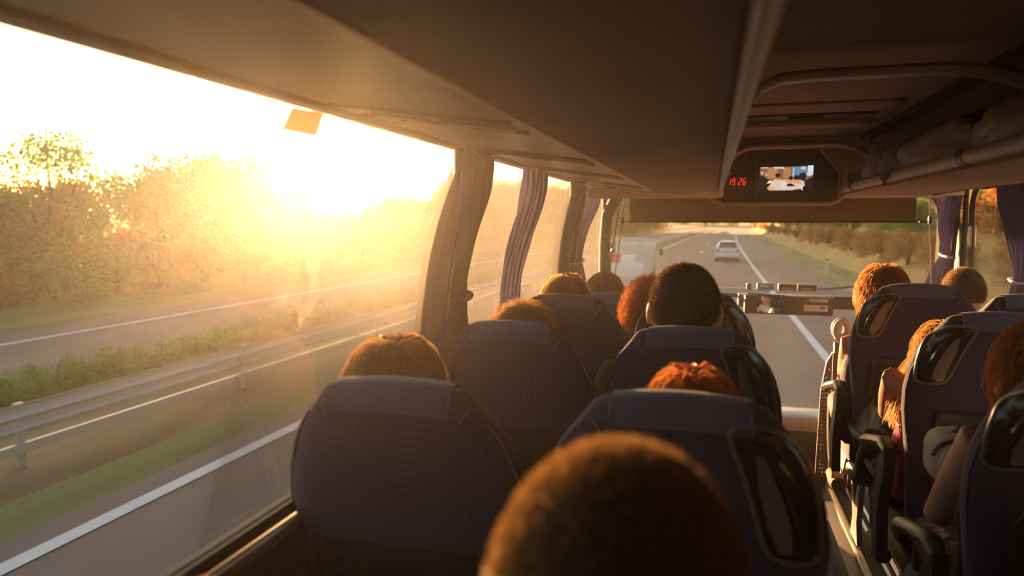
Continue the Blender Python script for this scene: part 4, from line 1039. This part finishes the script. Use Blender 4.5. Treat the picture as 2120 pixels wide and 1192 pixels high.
    h.build('hair', [M['capshade'] if hm is not M['h_boy'] else M['capboy_shade'], hm, fuzz(hm)], o, angle=180)
    return o

# seated on the left
person('person with closely cropped golden hair directly in front of the camera', (-.060, .49, 2.612), 1.17, .95, None, M['h_boy'], M['shirt_b'], M['trousers'], style='crop', vox=.012, n=9000)
person('person whose hair just shows at the bottom left edge of the picture', (-.435, .45, 2.458), 1.0, .7, None, M['h_brown'], M['shirt_r'], M['trousers'], style='long', vox=.016, n=1200)
person('long haired person glowing in the sun in the nearest left window seat', (-.655, 1.37, 2.508), 1.15, .62, None, M['h_brown'], M['shirt_r'], M['trousers'], style='long', vox=.014, n=5200)
person('red haired child whose head just rises over the nearest left aisle seat', (-.03, 1.36, 2.488), 1.06, .75, None, M['h_red'], M['shirt_b'], M['trousers'], style='long', vox=.014, n=4200)
person('curly haired person in the second left window seat', (-.575, 2.14, 2.50), 1.10, .8, None, M['h_blond'], M['shirt_r'], M['trousers'], style='curly', vox=.016, n=5000)
def lock(h, hp, on):
    for _ in range(900):
        a = random.random(); p = hp(-.070 - .01 * random.random(), random.uniform(-.05, .06), random.uniform(-.05, .03)); q = hp(-.13 + random.gauss(0, .014), .02 + random.gauss(0, .03), -.14 - .10 * a)
        mid = p.lerp(q, .5) + Vector((-.018 + random.gauss(0, .008), random.gauss(0, .01), .012)); side = Vector((random.gauss(0, 1), random.gauss(0, 1), random.gauss(0, 1))).normalized() * .0011
        vs = []
        for t in (0, .25, .5, .75, 1):
            c = p * (1 - t) ** 2 + mid * 2 * t * (1 - t) + q * t * t + Vector((random.gauss(0, .001), 0, random.gauss(0, .001))); vs += [c - side, c + side]
        h.add(vs, [(2 * i, 2 * i + 1, 2 * i + 3, 2 * i + 2) for i in range(4)])
pw3 = person('blond child with a pale hairband in the third left window seat', (-.605, 2.97, 2.53), 1.16, .8, None, M['h_blond'], M['shirt_b'], M['trousers'], style='long', vox=.016, n=4200)
hb = MB(); cw = Vector((-.605, 2.97, 2.53)) - Vector(pw3.location)
hb.tube([cw + Vector((.118 * math.sin(a), .0, .150 * math.cos(a))) for a in [-.1 + k * .12 for k in range(12)]], .005, 6); hb.build('hairband', M['white'], pw3)
person('brown haired person in the foremost left window seat', (-.56, 3.82, 2.475), 1.17, .8, None, M['h_brown'], M['shirt_r'], M['trousers'], style='long', vox=.018, n=2600)
person('man with dark cropped hair sitting tall in the left aisle seat', (-.075, 2.17, 2.638), 1.27, 1.05, None, M['h_dark'], M['shirt_g'], M['trousers'], style='short', vox=.012, n=9000,
       arms={-1: [(-.29, 2.16, 2.42), (-.36, 2.20, 2.20), (-.22, 2.42, 2.12)]})
person('person with curly red hair leaning to the left of the cropped haired man', (-.255, 3.12, 2.50), 1.18, .8, None, M['h_red'], M['shirt_b'], M['trousers'], style='curly', vox=.016, n=6000)
# right side
person('reddish haired person in the right aisle seat beside the partition', (.745, 3.47, 2.565), 1.16, .95, None, M['h_auburn'], M['shirt_k'], M['trousers'], style='long', vox=.014, n=4000, bare=True,
       arms={-1: [(.615, 3.44, 2.36), (.615, 3.55, 2.14), (.70, 3.72, 2.05)]})
person('person with short wavy brown hair and white collar by the right front window', (1.30, 4.25, 2.525), 1.22, 1.0, None, M['h_mid'], M['shirt_w'], M['trousers'], style='short', vox=.014, n=9000)
person('sunlit bare shouldered person in a pink top in the middle right aisle seat', (.775, 2.68, 2.43), 1.05, .9, None, M['h_brown'], M['shirt_p'], M['trousers'], style='long', vox=.011, n=3600, bare=True, extra=lock,
       arms={-1: [(.615, 2.66, 2.36), (.640, 2.82, 2.20), (.72, 3.02, 2.13)]})
person('bare armed person in a dark floral dress in the nearest right seat', (.745, 1.86, 2.53), 1.12, .95, None, M['h_auburn'], M['floral'], M['floral'], style='long', vox=.010, n=4000, bare=True,
       arms={-1: [(.598, 1.80, 2.40), (.565, 1.93, 2.17), (.67, 2.18, 2.10)]})
person('driver in a white shirt with folded arms, seen only in the console mirror', (-.36, 4.62, 2.08), 1.1, .95, None, M['h_dark'], M['shirt_w'], M['trousers'], seatz=1.33, style='short', vox=.014, n=1500, yaw=0,
       arms={-1: [(-.52, 4.62, 1.85), (-.56, 4.82, 1.72), (-.36, 4.92, 1.80)], 1: [(-.20, 4.62, 1.85), (-.16, 4.82, 1.72), (-.36, 4.90, 1.76)]})
ds = empty('coach_seat', (-.36, 4.58, .5), 'driver seat below the windscreen, hidden behind the passenger seats', 'seat')
b = MB(); b.box((0, .05, .72), (.44, .46, .14), bev=.04); b.build('seat_cushion', M['seat'], ds)
b = MB(); b.box((0, -.13, 1.05), (.42, .09, .6), bev=.04); b.build('backrest', M['seat'], ds)
b = MB(); b.tube([(0, .05, 0), (0, .05, .66)], .07, 12); b.build('pedestal', M['dplastic'], ds)

# ------------------------------------------------------------------ carried things
def crumple(center, r, label, name='plastic_bag', m=None, seed=0, tip=None, k=.22, rot=0, cat='bag'):
    b = MB(); s = Vector(center)
    def fn(p, q):
        d = 1 + k * N(p.x * 1.6 + seed, p.y * 1.6, p.z * 1.6) + .09 * N(p.x * 6 + seed, p.y * 6, p.z * 6) + .05 * abs(N(p.x * 14, p.y * 14, p.z * 14 + seed))
        q = q * d
        if q.z < -r[2] * .72: q.z = -r[2] * .72
        return q
    b.ell((0, 0, 0), r, 40, 26, fn=fn, rot=Matrix.Rotation(rot, 3, 'Z'))
    o = empty(name, center, label, cat); b.build('bag_body', m or M['bagplastic'], o, angle=50)
    if tip:
        t = MB(); t.tube([(0, 0, r[2] * .6), Vector(tip) * .5 + Vector((0, 0, r[2] * .3)), Vector(tip)], [.03, .018, .035], 10); t.build('knot', m or M['bagplastic'], o)
    return o
zs_ = 3.085
crumple((.875, 3.22, zs_ + .085), (.11, .43, .112), 'large crumpled pale plastic bag lying along the middle of the shelf', seed=3)
crumple((.865, 4.22, zs_ + .09), (.085, .17, .12), 'rounded pale bag on the shelf in front of the large crumpled one', seed=8, k=.12)
crumple((.865, 3.86, zs_ + .08), (.08, .16, .108), 'small pale bag with drooping handles squeezed between two others on the shelf', seed=11, tip=(0, -.05, .10))
crumple((.90, 2.42, zs_ + .085), (.12, .30, .11), 'pale shopping bag with a knotted top at the near end of the shelf', seed=17, tip=(.05, .1, .17))
crumple((.84, 4.60, zs_ + .05), (.05, .09, .065), 'small clear bag at the far end of the shelf', seed=21, tip=(-.03, .10, .03))
crumple((1.02, 2.25, zs_ + .16), (.10, .20, .17), 'dark green bag at the right edge of the shelf', m=M['greenplastic'], seed=29)
crumple((1.06, 3.55, zs_ + .13), (.10, .30, .15), 'black bag lying at the back of the shelf behind the pale bags', m=M['shirt_k'], seed=33)
b = MB(); b.prism([(3.50, 3.115), (3.28, 3.125), (3.38, 3.055)], 'x', XRL - .03, XRL - .027); tag(b.build('flap', M['rubber'], smooth=False), 'black triangular flap hanging over the pale shelf rail', 'flap')
# bag on the lap at the right
bp = empty('backpack', (.68, 2.12, 2.262), 'small grey backpack held on the lap of the person in the floral dress', 'backpack')
b = MB()
def fb(p, q):
    q = Vector((math.copysign(abs(p.x) ** .6, p.x) * .095, math.copysign(abs(p.y) ** .6, p.y) * .085, math.copysign(abs(p.z) ** .6, p.z) * .078)); return q * (1 + .06 * N(p.x * 3, p.y * 3, p.z * 3))
b.ell((0, 0, 0), (1, 1, 1), 32, 20, fn=fb); b.build('main_compartment', M['bagcloth'], bp, angle=80)
b = MB(); b.ell((-.03, -.075, -.01), (.06, .03, .07), 20, 12); b.build('pocket', M['bagcloth'], bp)
b = MB(); b.tube([(-.04 + .07 * math.sin(a), -.10 - .0 * a, .02 + .055 * math.cos(a)) for a in [-1.4 + k * .25 for k in range(12)]], .006, 6); b.build('zip', M['dplastic'], bp)
b = MB(); b.tube([(-.05, -.02, .06), (-.03, -.03, .09), (.03, -.03, .09), (.05, -.02, .06)], .008, 6); b.build('strap', M['dplastic'], bp)
# jacket on the lap in the sun
jk = MB()
def fj(u, v):
    x = .615 + .20 * u + .02 * N(u * 3, v * 4, 2); y = 2.80 + .75 * v
    z = 2.06 + .16 * math.sin(PI * min(1, u * 1.1 + .1)) * math.exp(-((v - .45) / .45) ** 2) - .10 * (1 - u) * (1 - .3 * v) + .030 * N(u * 6, v * 8, 7) + .02 * N(u * 15, v * 18, 1)
    return Vector((x, y, z))
jk.grid(fj, 30, 60)
def fj2(u, v): q = fj(u, v); q.z -= .035; return q
jk.grid(fj2, 30, 60)
jk.tube([fj(0, t) - Vector((0, 0, .017)) for t in [k / 20 for k in range(21)]], [.018 + .006 * N(k * .9, 3) for k in range(21)], 8)
jk.tube([(.63, 2.92, 2.08), (.61, 2.96, 1.98), (.615, 3.04, 1.88), (.63, 3.1, 1.84)], [.045, .042, .036, .03], 10)
tag(jk.build('jacket', M['jacket'], angle=80), 'dark olive jacket draped over the lap in the middle right seat', 'jacket')

# ------------------------------------------------------------------ haze volume added to stand in for the veil of sun flare
hz = MB(); hz.b2(XL + .02, XR - .02, YB + .02, 5.48, ZA + .02, 3.41)
hm_ = bpy.data.materials.new('flare_veil'); hm_.use_nodes = True; nt = hm_.node_tree
for n_ in list(nt.nodes):
    if n_.type != 'OUTPUT_MATERIAL': nt.nodes.remove(n_)
v = nt.nodes.new('ShaderNodeVolumeScatter'); v.inputs['Density'].default_value = .010; v.inputs['Anisotropy'].default_value = .84; v.inputs['Color'].default_value = (1, .92, .8, 1)
nt.links.new(v.outputs[0], nt.nodes['Material Output'].inputs['Volume'])
ho = hz.build('haze', hm_, smooth=False); tag(ho, 'added haze volume in the bus standing in for the warm veil of sun flare', 'haze', kind='stuff')
